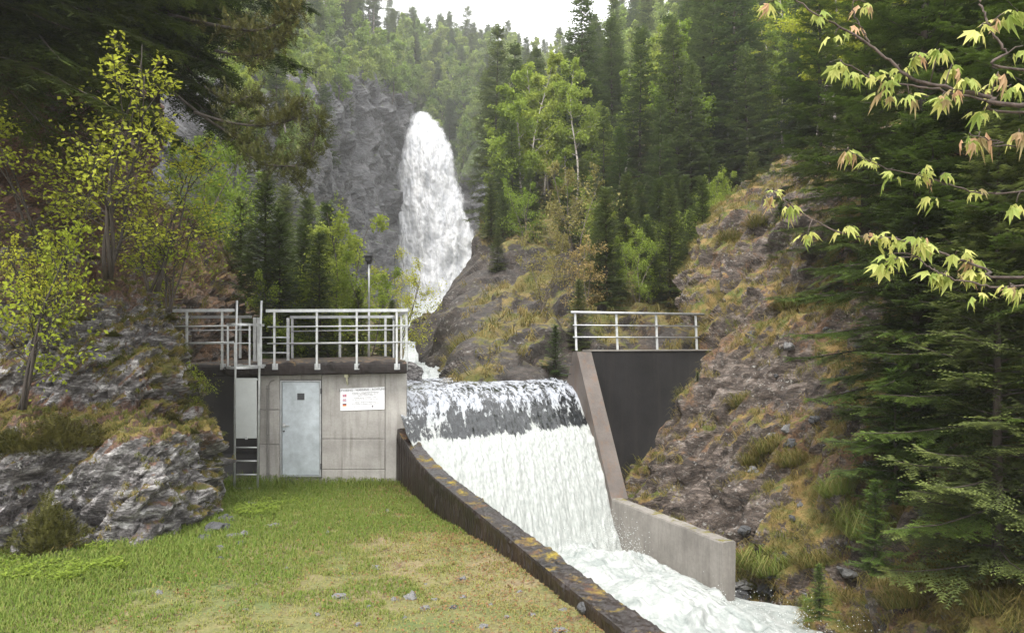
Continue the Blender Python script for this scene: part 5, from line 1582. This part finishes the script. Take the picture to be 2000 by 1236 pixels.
def lawn_grass():
    n = 125000
    y = 5.8 + 10.3 * rng.random(n) ** .85
    e = wall_x(y) + .08
    lo = np.maximum(-9.4, -.78 * y)
    x = lo + (e - lo) * rng.random(n)
    P = np.stack([x, y, 0 * x], 1)
    z = lawn_z(x, y) + 0.05 * fbm(P * 0.8, 4, 81) + 0.018 * fbm(P * 5, 3, 82)
    z -= 0.07 * np.exp(-((x - wall_x(y) - .12 + 0.15) / 0.35) ** 2) * sstep(15.6, 14.6, y) * sstep(11.5, 13.5, y)
    P[:, 2] = z - .004
    pat = fbm(P * .55 + 11, 4, 201); pat2 = fbm(P * 2.2, 3, 202)
    dry = sstep(-.25, .4, pat * 1.1 + .25 * pat2 + .17 * (x + 2.4) + .05 * (9.5 - y) * sstep(-6.5, -4.5, x) + .02 + .5 * pat2)
    bare = sstep(.22, .42, pat2 + .35 * dry)
    keep = rng.random(n) > bare * .75
    L = (.035 + .05 * rng.random(n)) * (1.25 - .55 * dry) * (1 + .9 * sstep(-3.2, -5.5, x)) * np.clip(y / 9, .8, 1.2)
    edge = sstep(15.0, 15.8, y); L *= 1 + 1.3 * edge * (rng.random(n) > .5)
    v, f, ti = blades(P[keep], np.tile([0, 0, 1.0], (keep.sum(), 1)), L[keep], np.full(keep.sum(), .0055), rng.uniform(.2, 1, keep.sum()),
                      np.clip(.12 + .62 * dry[keep] + rng.normal(0, .17, keep.sum()), 0, 1))
    return make_mesh('lawn_grass', v, f, M['grass'], False, {'tint': ti})
tag(link('lawn_grass', lawn_grass()), 'short green and straw coloured grass on the lawn', 'grass', kind='stuff')

def slope_grass(name, patch, n, L0, wd, thr, label, cond=None, mat='straw', dark=.0):
    p = PATCH[patch]; g = np.random.default_rng(hash(patch) % 1000 if False else len(name) * 7)
    ok = (p['veg'] + .35 * g.normal(0, 1, len(p['veg'])) * .3 > thr)
    if cond is not None: ok &= cond(p)
    ok &= (p['u'] > -60) & (p['u'] < 2080) & (p['v'] > -40) & (p['v'] < 1270)
    idx = np.flatnonzero(ok)
    # tufts: pick centres, then blades round each
    c = g.choice(idx, n // 14)
    P = np.repeat(p['Q'][c], 14, 0); N = np.repeat(p['N'][c], 14, 0)
    Y = P[:, 1:2]
    P = P + g.normal(0, 1, P.shape) * L0 * .22
    P -= N * (L0 * .05)
    dn = norm(N * np.array([1, 1, 0]) + 1e-4)
    tone = np.repeat(np.clip(.5 + .9 * fbm(p['Q'][c] * (1.2 / max(L0 * 4, .6)), 3, 211), 0, 1) + g.normal(0, .08, len(c)), 14)
    v, f, ti = blades(P, N, L0 * g.uniform(.5, 1.25, len(P)), np.full(len(P), wd), g.uniform(.5, 1.3, len(P)), np.clip(tone - dark + g.normal(0, .15, len(P)), 0, 1), dn, g)
    tag(link(name, make_mesh(name, v, f, M[mat], False, {'tint': ti})), label, 'grass', kind='stuff')
slope_grass('bank_grass', 'river_bank', 60000, .24, .006, .40, 'tufts of straw and green grass hanging on the right bank')
slope_grass('spur_grass', 'hillside', 30000, .42, .014, .50, 'grass strips hanging between the rock layers of the spur', lambda p: p['Q'][:, 1] < 60)
slope_grass('crest_grass', 'rock_slope', 12000, .30, .009, .42, 'dry grass on the rock slope behind the left railing')
slope_grass('outcrop_moss', 'rock_outcrop', 34000, .10, .005, .36, 'moss and dry grass on the ledges of the near outcrop', lambda p: p['Q'][:, 1] < 17, 'straw', .25)

gh = np.random.default_rng(17)
_po = PATCH['rock_outcrop']; _ok = np.flatnonzero((_po['Q'][:, 1] < 16) & (_po['N'][:, 2] > .25) & (_po['u'] > -20) & (_po['u'] < 380) & (_po['v'] > 430) & (_po['v'] < 860))
for _i in gh.choice(_ok, 26):
    q = _po['Q'][_i]; o = link('heather_tuft', HE); s_ = gh.uniform(.14, .34)
    o.location = tuple(q - np.array([0, 0, .05])); o.scale = (s_, s_, s_); o.rotation_euler = (0, 0, gh.uniform(0, 6))
    zn = 'above the rock ledge' if _po['v'][_i] < 640 else 'on the upper outcrop face' if _po['v'][_i] < 760 else 'along the outcrop ledge'
    tag(o, 'small olive heather tuft ' + zn, 'heather', 'heather tufts ' + zn)
def tussock(name, seed, mat, n=420, L=.42):
    g = np.random.default_rng(seed)
    r = .22 * np.sqrt(g.random(n)); a = g.uniform(0, 6.28, n)
    P = np.stack([r * np.cos(a), r * np.sin(a), -.03 + 0 * r], 1); out = np.stack([np.cos(a), np.sin(a), 0 * a], 1)
    v, f, ti = blades(P, norm(out * .6 + np.array([0, 0, 1.0])), L * g.uniform(.5, 1.2, n), np.full(n, .006), g.uniform(.4, 1.3, n), np.clip(g.normal(.35, .2, n), 0, 1), out * 1.2, g)
    return make_mesh(name, v, f, M[mat], False, {'tint': ti})
TG, TS = tussock('tussock', 1, 'grass'), tussock('dry_tussock', 2, 'straw')
for (u, v, s_, me, lab) in ((1478, 1105, 1.5, TG, 'bright green grass tussock beside the end of the guide wall'), (1510, 1120, 1.3, TG, 'second bright grass tussock by the pale rocks at the water'),
        (1500, 880, 1.3, TS, 'large orange dry grass tussock in the middle of the right bank'), (1465, 905, 1.0, TS, 'dry grass tussock hanging over the dark rocks'), (1545, 905, 1.1, TS, 'dry grass tussock left of the young spruces'),
        (1450, 790, 1.1, TS, 'yellow grass tussock below the dark overhang'), (1640, 960, 1.2, TG, 'green grass tussock under the spruce branches'), (1700, 1040, 1.5, TG, 'long green grass tussock below the young spruce'),
        (1670, 1010, 1.2, TG, 'hanging green tussock on the bank edge'), (1590, 1100, 1.1, TS, 'dry tussock above the angular grey rock'), (1830, 1130, 1.3, TS, 'dry tussock beside the leaning dead sapling'),
        (1600, 1185, 1.0, TG, 'low green tussock behind the spruce seedling'), (1760, 1180, 1.1, TS, 'dry tussock in the lower right bank'), (1940, 1190, 1.2, TS, 'dry tussock at the bottom right corner'),
        (1480, 440, 1.2, TS, 'dry grass tussock on the brown rock crest'), (1425, 470, 1.2, TS, 'dry grass tussock on the left shoulder of the rock crest'), (1540, 600, 1.2, TS, 'tawny tussock right of the abutment railing')):
    q = ground_at('river_bank', u, v); o = link('grass_tussock', me); o.location = tuple(q - np.array([0, 0, .04])); o.scale = (s_,) * 3; o.rotation_euler = (-.5, 0, 0)
    tag(o, lab, 'grass tussock')
def litter():
    n = 7500
    y = 6 + 9.8 * rng.random(n); e = wall_x(y) - .02
    x = np.where(rng.random(n) < .5, e - np.abs(rng.normal(0, .9, n)), -.6 * y + (e + .6 * y) * rng.random(n))
    P = np.stack([x, y, 0 * x], 1)
    P[:, 2] = lawn_z(x, y) + 0.05 * fbm(P * 0.8, 4, 81) + .03 - 0.07 * np.exp(-((x - wall_x(y) - .12 + 0.15) / 0.35) ** 2) * sstep(15.6, 14.6, y) * sstep(11.5, 13.5, y)
    d = norm(rng.normal(0, 1, (n, 3)) * np.array([1, 1, .35]))
    v, f = stamp(*LEAF, frames(d, (.1, -.2, 1)), P, rng.uniform(.015, .045, n))
    return make_mesh('leaf_litter', v, f, M['litter'], False, {'tint': np.repeat(rng.random(n), 4)})
tag(link('leaf_litter', litter()), 'brown dead leaves scattered on the lawn', 'dead leaves', kind='stuff')

def weeds(name, areas, label):
    T_, D_, S_, TI = [], [], [], []
    for (u, v, ru, rv, n) in areas:
        for _ in range(n):
            a, r = rng.random() * 6.28, math.sqrt(rng.random())
            uu, vv = u + ru * r * math.cos(a), v + rv * r * math.sin(a)
            Y = 9.0
            for _k in range(6): Y = -lawn_z(0, Y) * F / (vv - HZ)
            c = W(uu, vv, Y); c[2] = lawn_z(c[0], Y)
            hgt = rng.uniform(.03, .14)
            for k in range(6):
                az = k * 1.05 + rng.random()
                T_.append(c + np.array([0, 0, hgt * rng.uniform(.4, 1)])); D_.append((math.cos(az), math.sin(az), rng.uniform(-.2, .5))); S_.append(rng.uniform(.03, .065)); TI.append(rng.uniform(.1, .8))
    v, f = stamp(*LEAF, frames(np.array(D_)), np.array(T_), np.array(S_))
    tag(link(name, make_mesh(name, v, f, M['leaf'], False, {'tint': np.repeat(TI, 4)})), label, 'weeds', kind='stuff')
weeds('low_weeds', [(110, 1125, 70, 22, 260), (215, 1115, 35, 10, 120), (500, 1005, 45, 14, 260), (560, 985, 60, 10, 60), (20, 1110, 40, 30, 80), (190, 1075, 30, 10, 50)], 'leafy green weeds along the foot of the outcrop')

def stone_mesh(name, seed, mat, flat=.6):
    n = 13
    lin = np.linspace(-1, 1, n); V, Fq, k = [], [], 0
    for ax in range(3):
        for sg_ in (-1, 1):
            A, B_ = np.meshgrid(lin, lin); c = np.full(A.size, sg_, float)
            arr = [None] * 3; arr[ax] = c; arr[(ax + 1) % 3] = A.ravel(); arr[(ax + 2) % 3] = B_.ravel()
            V.append(np.stack(arr, 1)); f = grid_faces(n, n) + k
            Fq.append(f if sg_ > 0 else f[:, ::-1]); k += n * n
    V = np.vstack(V); D = norm(V)
    fv, e = facets(D * 1.1 + seed * 3.7, seed, 1.3)
    r = 1 + .30 * fv + .10 * fbm(D * 2.2 + seed, 3, seed)
    P = D * r[:, None] * np.array([1, .75, flat])
    z = np.zeros(len(P))
    return make_mesh(name, P, np.vstack(Fq), mat, False, {'veg': z - .5, 'soil': z - .4})
STN = [stone_mesh('stone', 3 + i, M['stone'], (.45, .6, .35, .7)[i]) for i in range(4)]
STD = [stone_mesh('dark_stone', 13 + i, M['stone_dark'], (.5, .65)[i]) for i in range(2)]
def stone(u, v, wpx, label, group=None, dark=False, Y=None, lift=0.0, kind='stone'):
    if Y is None:
        Y = 9.0
        for _k in range(8): Y = -lawn_z((u - 1000) / F * Y, Y) * F / (v - HZ)
    c = W(u, v, Y)
    if Y is not None and lift == 0.0: pass
    o = link(kind, (STD if dark else STN)[random.randrange(2 if dark else 4)])
    s = wpx / F * Y / 2
    o.location = (c[0], c[1], c[2] + s * .02 + lift); o.scale = (s, s * 1.1, s)
    o.rotation_euler = (random.uniform(-.2, .2), random.uniform(-.2, .2), random.uniform(0, 6.28))
    return tag(o, label, 'stone', group)
stone(668, 1166, 36, 'flat pale grey stone in the lower middle of the lawn')
stone(737, 1109, 26, 'small flat grey stone on the lawn above the paler flat one')
stone(802, 1166, 27, 'grey stone on the lawn right of the pale flat stone')
stone(828, 1189, 30, 'flat grey stone beside a darker one near the lower wall')
stone(886, 1188, 18, 'dark upright little stone standing in the lawn', dark=True)
stone(944, 1224, 30, 'pale stone near the bottom edge of the lawn')
stone(1096, 1232, 34, 'pale stone at the bottom edge beside the mossy wall')
stone(311, 1158, 18, 'single small grey stone on the lawn below the outcrop')
stone(29, 1189, 14, 'round grey pebble at the lower left of the lawn')
stone(532, 1027, 26, 'pale stone on the lawn below the green weeds')
stone(430, 1074, 26, 'flat stone between outcrop and lawn')
stone(428, 1092, 16, 'dark wet stone at the lawn edge below the outcrop', dark=True)
o = stone(1145, 1196, 38, 'dark slate stone lying on top of the mossy wall', dark=True, Y=7.75, lift=.06)
for (u, v, w_, d) in ((425, 1035, 52, True), (455, 1048, 30, False), (400, 1052, 30, True), (478, 1045, 24, False), (490, 988, 22, False), (440, 1018, 40, True), (380, 1062, 24, False), (470, 1062, 20, True)):
    stone(u, v, w_, 'broken rock piece in the small heap at the right foot of the outcrop', 'rock pieces heaped at the outcrop foot', d)
for (u, v, w_) in ((756, 1000, 16), (875, 978, 18), (905, 1130, 16), (690, 1120, 12), (617, 1200, 13), (770, 1170, 14), (720, 1185, 12), (850, 1170, 14), (905, 1165, 14), (960, 1180, 13), (560, 1110, 10), (1015, 1155, 14), (1040, 1200, 16),
                   (990, 1205, 12), (640, 1040, 10), (580, 1060, 9), (700, 1220, 16), (880, 1215, 18), (350, 1120, 10), (500, 1140, 10), (220, 1170, 10), (610, 950, 9), (660, 958, 10), (790, 1205, 14), (1100, 1190, 16), (480, 1190, 12), (830, 1140, 10)):
    zn = 'near the hut and channel wall' if v < 1080 else 'on the tan lawn beside the mossy wall' if u > 680 else 'on the left half of the lawn'
    stone(u, v, w_, 'small grey stone ' + zn, 'small stones ' + zn)
# rocks by the water and on the right bank
def bank_stone(u, v, wpx, label, group=None, dark=False):
    q = ground_at('river_bank', u, v); s = wpx / F * q[1] / 2
    o = link('rock', (STD if dark else STN)[random.randrange(2 if dark else 4)])
    o.location = tuple(q + np.array([0, -.3, .1]) * s); o.scale = (s, s, s * 1.1); o.rotation_euler = (random.uniform(-.5, .5), random.uniform(-.5, .5), random.uniform(0, 6.28))
    return tag(o, label, 'rock', group)
bank_stone(1450, 1140, 44, 'pale broken rock beside the end of the guide wall')
bank_stone(1440, 1165, 50, 'dark wet rock at the water just past the guide wall', dark=True)
bank_stone(1548, 1197, 42, 'angular grey rock at the water edge right of the foam')
bank_stone(1500, 1150, 34, 'dark rock between the two pale rocks by the water', dark=True)
bank_stone(1655, 1118, 36, 'pale rock half way up the lower right bank')
bank_stone(1853, 1208, 30, 'grey rock at the bottom right of the bank')
bank_stone(1536, 838, 24, 'pale rock in the little gully below the spruce branches')
gg = np.random.default_rng(77)
for _ in range(70):
    u, v = gg.uniform(1430, 1990), gg.uniform(640, 1230)
    dk = gg.random() < .5
    zn = 'by the water on the lower right bank' if v > 1080 else 'on the right bank below the spruce branches' if v > 860 else 'in the gully between abutment rock and spruces'
    bank_stone(u, v, gg.uniform(9, 24), ('dark' if dk else 'pale') + ' small loose rock ' + zn, ('dark' if dk else 'pale') + ' loose rocks ' + zn, dk)
# boulders next to the hut and in the stream behind the weir
def boulder(u, v, Y, w_, sz, label, mat='stone_dark', seed=50):
    o = link('boulder', stone_mesh('boulder', seed, M[mat], 1.0)); s = w_ / F * Y / 2
    o.location = tuple(W(u, v, Y)); o.scale = (s, s, s * sz); return tag(o, label, 'boulder')
boulder(800, 742, 21.6, 52, 1.1, 'dark striped boulder between the hut and the white rapids', 'rock_near', 51)
boulder(836, 632, 50, 46, .9, 'rounded mossy brown boulder at the spur foot beside the cascade', 'rock_mid', 52)
boulder(812, 650, 48, 34, .9, 'small dark boulder left of the mossy one by the cascade', 'rock_mid', 54)

# ------------------------------------------------------------------ maple twigs in front of the lens
def leafshape():
    # palmate, five pointed lobes, folded along the midrib and hanging
    pts = [(0, 0)]
    lob = [(-2.2, .55), (-1.1, .85), (0, 1.0), (1.1, .85), (2.2, .55)]
    out = []
    for i, (a, r) in enumerate(lob):
        out.append((a, r))
        if i < 4: out.append((a + .55, .46))
    v = [(0, 0, 0)]
    for a, r in out:
        x = r * math.cos(a * .62) ; y = r * math.sin(a * .62)
        z = -.28 * r * r - .22 * abs(y) + (.08 if r < .4 else 0)
        v.append((x, y, z))
    f = [(0, i, i + 1) for i in range(1, len(v) - 1)]
    return np.array(v), np.array(f)
lv, lf = leafshape()
def leafmesh(mat, t, k):
    v = lv.copy(); v[:, 2] -= k * v[:, 0] ** 2; v[:, 1] *= (1 - .3 * k)
    return make_mesh('maple_leaf', v, lf, M[mat], False, {'tint': np.clip(np.linspace(t - .2, t + .2, len(v)), 0, 1)})
LM = [leafmesh('maple_green', .6, .1), leafmesh('maple_green', .35, .4), leafmesh('maple_green', .8, .25), leafmesh('maple_red', .5, .6)]
maple = empty('maple_tree', (3.9, 3.4, -2.9)); MO = np.array((3.9, 3.4, -2.9))
tag(maple, 'maple with young yellow green and pink leaves reaching in from the right border', 'tree')
MB(MO).tube([(3.9, 3.4, -3.0), (3.95, 3.45, -.5), (3.8, 3.4, 2.5), (3.6, 3.5, 4.5)], [.12, .1, .08, .05], 10).build('trunk', M['bark_maple'], maple, True)
def mbranch(pts, r0, r1, Y0, Y1, clusters):
    n = len(pts)
    P = np.array([W(u, v, Y0 + (Y1 - Y0) * i / (n - 1)) for i, (u, v) in enumerate(pts)])
    if pts[0][0] >= 1995:
        P = np.vstack([np.array([3.85, 3.4, P[0][2] + .1]), P])
    net = P[None].repeat(2, 0); net[1] = net[0]
    tt = np.linspace(0, 1, 40)
    path = net_eval(np.stack([P, P]), tt, np.zeros(40))
    path[1:-1] += rng.normal(0, .003, (38, 3)); path[:, 2] += np.where(path[:, 0] > 2.45, .06 * np.sin((path[:, 0] - 2.45) * 5), 0)
    mb = MB(MO).tube(path, np.linspace(r0 * .6, r1 * .5, 40), 7)
    br = None
    pend = []
    for (u, v, n_, tu) in clusters:
        # attach a short stalk at the nearest point of the branch
        uu = 1000 + path[:, 0] / path[:, 1] * F; vv = HZ - path[:, 2] / path[:, 1] * F
        i = int(np.argmin((uu - u) ** 2 + (vv - v) ** 2)); a = path[i]
        b = W(u, v, a[1] + random.uniform(-.05, .05))
        mid = (a + b) / 2 + np.array([0, 0, .01])
        mb.tube([a, mid, b], [.003, .0025, .002], 5)
        pend.append((b, n_, tu))
    if pts[0][0] >= 1995:      # twigs and leaves on the stretch beyond the right border too
        for i in (3, 6) if len(pts) > 5 else (4,):
            a = path[i % 40] if path[i][0] > 2.45 else path[1]
            b = a + np.array([random.uniform(-.1, .05), random.uniform(-.12, .12), random.uniform(-.09, .12)])
            mb.tube([a, (a + b) / 2 + np.array([0, 0, .02]), b], [.004, .003, .002], 5); pend.append((b, 4, .2))
    br = mb.build('branch', M['bark_maple'], maple, True)
    for (b, n_, red) in pend:
        az0 = random.random() * 6.28
        for k in range(n_ + 1):
            az = az0 + k * 2.4; el = random.uniform(-1.0, .15)
            d = np.array([math.cos(az) * math.cos(el), math.sin(az) * math.cos(el) * .8, math.sin(el)])
            st = b + d * random.uniform(.015, .045)
            m = LM[3] if random.random() < red * .55 else LM[random.randrange(3)]
            o = link('leaf', m, br)
            Rm = frames(d[None] + np.array([[0, 0, -.25]]), (random.uniform(-.5, .5), random.uniform(-.6, .2), 1))[0]
            s = random.uniform(.034, .078)
            mt = Matrix([[*Rm[0], 0], [*Rm[1], 0], [*Rm[2], 0], [0, 0, 0, 1]]) @ Matrix.Diagonal((s * random.uniform(.8, 1.25), s * random.uniform(.5, 1.1), s * random.uniform(.5, 1.8), 1.0))
            mt.translation = Vector(tuple(st - MO)); o.matrix_local = mt
mbranch([(2000, 205), (1940, 190), (1880, 178), (1820, 165), (1775, 150), (1735, 118), (1695, 85), (1640, 52), (1590, 25), (1550, -5)], .019, .007, 3.3, 3.6,
        [(1500, 5, 4, .6), (1600, 22, 5, .3), (1630, 68, 3, .2), (1790, 105, 5, .5), (1835, 95, 6, .5), (1860, 125, 6, .3), (1890, 150, 6, .3), (1930, 165, 5, .2), (1760, 130, 5, .1), (1950, 140, 5, .3), (1975, 165, 6, .2)])
mbranch([(2000, 220), (1930, 198), (1850, 180), (1780, 168), (1720, 160), (1680, 140), (1645, 122)], .011, .005, 3.35, 3.25,
        [(1640, 122, 6, .1), (1665, 140, 5, .1), (1700, 140, 6, .1), (1735, 150, 5, .2), (1730, 180, 6, .1), (1775, 185, 4, .3), (1840, 190, 5, .3), (1920, 215, 6, .3), (1865, 175, 4, .2)])
mbranch([(1700, 90), (1685, 60), (1668, 25), (1665, -10)], .007, .004, 3.55, 3.6, [(1665, 50, 2, .8), (1690, 5, 4, .5)])
mbranch([(2000, 138), (1965, 100), (1935, 60), (1920, 20), (1912, -8)], .010, .008, 3.0, 3.1, [(1945, 40, 5, .2), (1975, 20, 5, .3), (1998, 90, 4, .2), (1912, 55, 3, .1)])
mbranch([(2000, 285), (1960, 278), (1925, 272), (1895, 262)], .006, .004, 3.2, 3.2, [(1893, 265, 4, .7), (1915, 258, 3, .2), (1990, 252, 3, .8)])
mbranch([(2000, 373), (1960, 378), (1925, 378), (1880, 370), (1830, 352), (1760, 335), (1710, 322), (1655, 292)], .0075, .004, 3.3, 3.6,
        [(1658, 292, 6, .6), (1700, 312, 6, .1), (1742, 335, 3, 0), (1800, 340, 6, .2), (1810, 322, 4, .1), (1845, 337, 2, 0), (1815, 378, 4, 0), (1905, 370, 2, .6), (1985, 395, 5, .4)])
mbranch([(2000, 541), (1930, 525), (1870, 505), (1800, 482), (1740, 466), (1670, 460), (1620, 448), (1575, 420), (1530, 392), (1505, 370)], .011, .004, 3.1, 3.5,
        [(1508, 372, 6, .7), (1545, 400, 6, .1), (1578, 455, 5, .1), (1655, 440, 5, .3), (1700, 450, 2, .8), (1725, 455, 7, .3), (1755, 468, 5, .1), (1800, 462, 8, .3), (1815, 475, 5, .2), (1870, 490, 4, 0), (1900, 500, 5, .3), (1905, 525, 6, .4)])
mbranch([(2000, 558), (1960, 560), (1910, 555), (1850, 540), (1820, 525), (1797, 508), (1796, 482)], .008, .005, 3.05, 3.25,
        [(1730, 512, 4, 0), (1745, 495, 4, .2), (1825, 528, 7, .1), (1850, 530, 5, .3), (1915, 570, 5, .4), (1975, 555, 7, .2), (1985, 560, 4, .2)])

# ------------------------------------------------------------------ juniper boughs hanging over the left cliff
JO = W(330, 200, 13.5)
jt = empty('juniper_tree', JO); tag(jt, 'olive juniper with hanging boughs in front of the misty cliff', 'tree')
def bough(pts, r, n, name='bough'):
    P = np.array([W(*p) for p in pts]); tt = np.linspace(0, 1, 24)
    path = net_eval(np.stack([P, P]), tt, np.zeros(24))
    mb = MB(JO).tube(path, np.linspace(r, .006, 24), 6)
    D_, T_, S_ = [], [], []
    for k in range(n):
        t = random.uniform(.25, 1.0); i = t * 23; a = path[int(i)]
        d = norm(np.array([random.gauss(.1, .8), random.gauss(0, .5), random.gauss(.15, .6)]))
        L = random.uniform(.15, .5); b = a + d * L * .7 + np.array([0, 0, random.uniform(-.18, .12)])
        mid = (a + b) / 2 + np.array([0, 0, random.uniform(-.03, .05)])
        mb.tube([a, mid, b], [.006, .004, .002], 4, False)
        for q in range(15):
            w_ = random.uniform(.25, 1.05); T_.append(a + (b - a) * w_ + rng.normal(0, .03, 3)); D_.append(norm(b - a) * .5 + rng.normal(0, .45, 3) + np.array([0, 0, .35])); S_.append(random.uniform(.06, .13))
    br = mb.build(name, M['bark_dark'], jt, True)
    v, f = stamp(*COMB4, frames(np.array(D_)), np.array(T_), np.array(S_))
    ti = np.repeat(np.clip(rng.normal(.45, .22, len(S_)), 0, 1), len(COMB4[0]))
    link('needles', make_mesh('needles', v - JO, f, M['juniper'], False, {'tint': ti}), br)
bough([(300, 150, 13.6), (400, 230, 13), (470, 275, 12.5), (500, 315, 12.2), (560, 325, 12), (600, 315, 12), (615, 270, 12), (622, 215, 12)], .03, 110)
bough([(380, 220, 13), (450, 240, 12.6), (520, 245, 12.4), (575, 230, 12.3), (572, 200, 12.3)], .03, 70)
bough([(470, 275, 12.5), (520, 290, 12.4), (565, 335, 12.3), (595, 372, 12.3)], .02, 40)
bough([(330, 30, 14), (420, 50, 13.5), (500, 60, 13), (550, 40, 13), (580, 10, 13)], .04, 90)
bough([(420, 100, 13.6), (490, 110, 13.2), (540, 90, 13), (560, 60, 13)], .025, 60)
bough([(400, 170, 13.6), (450, 200, 13.2), (490, 190, 13), (520, 215, 13)], .025, 55)

# ------------------------------------------------------------------ dead twigs
def twig(name, paths, label, mat='twig_pale', r=.012, cat='branch'):
    org = W(*paths[0][0]); mb = MB(org)
    for p in paths:
        P = np.array([W(*q) for q in p]); n = 16
        path = net_eval(np.stack([P, P]), np.linspace(0, 1, n), np.zeros(n)); path += rng.normal(0, .006, path.shape)
        mb.tube(path, np.linspace(r, r * .35, n), 5)
    o = mb.build(name, M[mat], None, True); tag(o, label, cat)
twig('bare_branch', [[(1225, 985, 16.4), (1235, 940, 16.4), (1255, 895, 16.5), (1285, 865, 16.6)], [(1285, 865, 16.6), (1240, 868, 16.3), (1195, 872, 16.0)], [(1255, 895, 16.5), (1220, 900, 16.2), (1205, 897, 16.0)],
                     [(1250, 900, 16.5), (1310, 880, 16.6), (1370, 900, 16.4), (1390, 890, 16.2)], [(1270, 880, 16.5), (1240, 850, 16.3), (1225, 845, 16.2)], [(1290, 870, 16.6), (1300, 930, 16.2), (1340, 965, 15.9), (1370, 960, 15.7)]],
     'pale bare branches leaning over the foot of the dark abutment')
twig('dead_sapling', [[(1795, 1105, 10.4), (1815, 1050, 10.6), (1832, 995, 10.8), (1842, 945, 11)], [(1815, 1050, 10.6), (1770, 1060, 10.4)], [(1825, 1020, 10.7), (1870, 1035, 10.5)], [(1832, 995, 10.8), (1800, 1000, 10.6)]],
     'dead reddish stem leaning under the big right spruce', 'bark_spruce', .022, 'dead tree')
twig('hanging_root', [[(62, 720, 10.4), (72, 780, 10.3), (95, 860, 10.2), (100, 900, 10.2), (90, 950, 10.3)]], 'thin pale root hanging down the left outcrop', r=.012, cat='root')
twig('fallen_log', [[(250, 352, 12.2), (300, 360, 12.0), (340, 368, 11.9), (372, 364, 11.9), (398, 362, 11.9)]], 'short mossy dead log sticking out behind the alder saplings', 'bark_dark', .05, 'log')
twig('hanging_twig', [[(385, 792, 14.2), (400, 820, 14.0), (412, 850, 14.0)], [(398, 815, 14.0), (415, 835, 13.9)]], 'bare twig hanging before the dark recess left of the ladder', r=.008)
twig('dead_weed_stalks', [[(655, 945, 15.85), (652, 925, 15.85), (643, 905, 15.85)], [(655, 945, 15.85), (660, 920, 15.85), (668, 905, 15.85)], [(672, 946, 15.8), (680, 928, 15.8), (676, 915, 15.8)]], 'thin dead weed stalks against the hut wall right of the door', 'bark_grey', .006, 'weed')

# ------------------------------------------------------------------ air
def vol(name, lo, hi, dens, col, label=None):
    o = MB().box(lo, hi).build(name, M['lamp']); o.data.materials.clear()
    m = bpy.data.materials.new(name); m.use_nodes = True; t = m.node_tree; t.nodes.clear()
    out = t.nodes.new('ShaderNodeOutputMaterial'); p = t.nodes.new('ShaderNodeVolumePrincipled')
    p.inputs['Density'].default_value = dens; p.inputs['Color'].default_value = (*col, 1); p.inputs['Anisotropy'].default_value = 0.2
    t.links.new(p.outputs[0], out.inputs['Volume']); o.data.materials.append(m); o['kind'] = 'stuff'
    return o
def mist(name, c, r, dens):
    v, f = [], []
    for i in range(13):
        for j in range(24):
            a, b = math.pi * i / 12, 2 * math.pi * j / 24
            v.append((math.sin(a) * math.cos(b), math.sin(a) * math.sin(b), math.cos(a)))
    for i in range(12):
        for j in range(24): f.append((i * 24 + j, i * 24 + (j + 1) % 24, (i + 1) * 24 + (j + 1) % 24, (i + 1) * 24 + j))
    me = bpy.data.meshes.new(name); me.from_pydata(v, [], f)
    m = bpy.data.materials.new(name); m.use_nodes = True; t = m.node_tree; t.nodes.clear()
    out = t.nodes.new('ShaderNodeOutputMaterial'); p = t.nodes.new('ShaderNodeVolumePrincipled')
    p.inputs['Color'].default_value = (.99, .99, 1.0, 1)
    tc = t.nodes.new('ShaderNodeTexCoord'); gr = t.nodes.new('ShaderNodeTexGradient'); gr.gradient_type = 'SPHERICAL'
    mu = t.nodes.new('ShaderNodeMath'); mu.operation = 'MULTIPLY'; mu.inputs[1].default_value = dens
    t.links.new(tc.outputs['Object'], gr.inputs[0]); t.links.new(gr.outputs[0], mu.inputs[0]); t.links.new(mu.outputs[0], p.inputs['Density'])
    t.links.new(p.outputs[0], out.inputs['Volume']); me.materials.append(m)
    o = link(name, me); o.location = c; o.scale = r; tag(o, 'white mist hanging round the foot of the waterfall', 'mist', kind='stuff')
mist('mist', tuple(W(915, 430, 150)), (40, 50, 42), .010)
vol('haze', (-180, -60, -10.2), (240, 300, 125), 0.0006, (0.98, 0.985, 1.0))
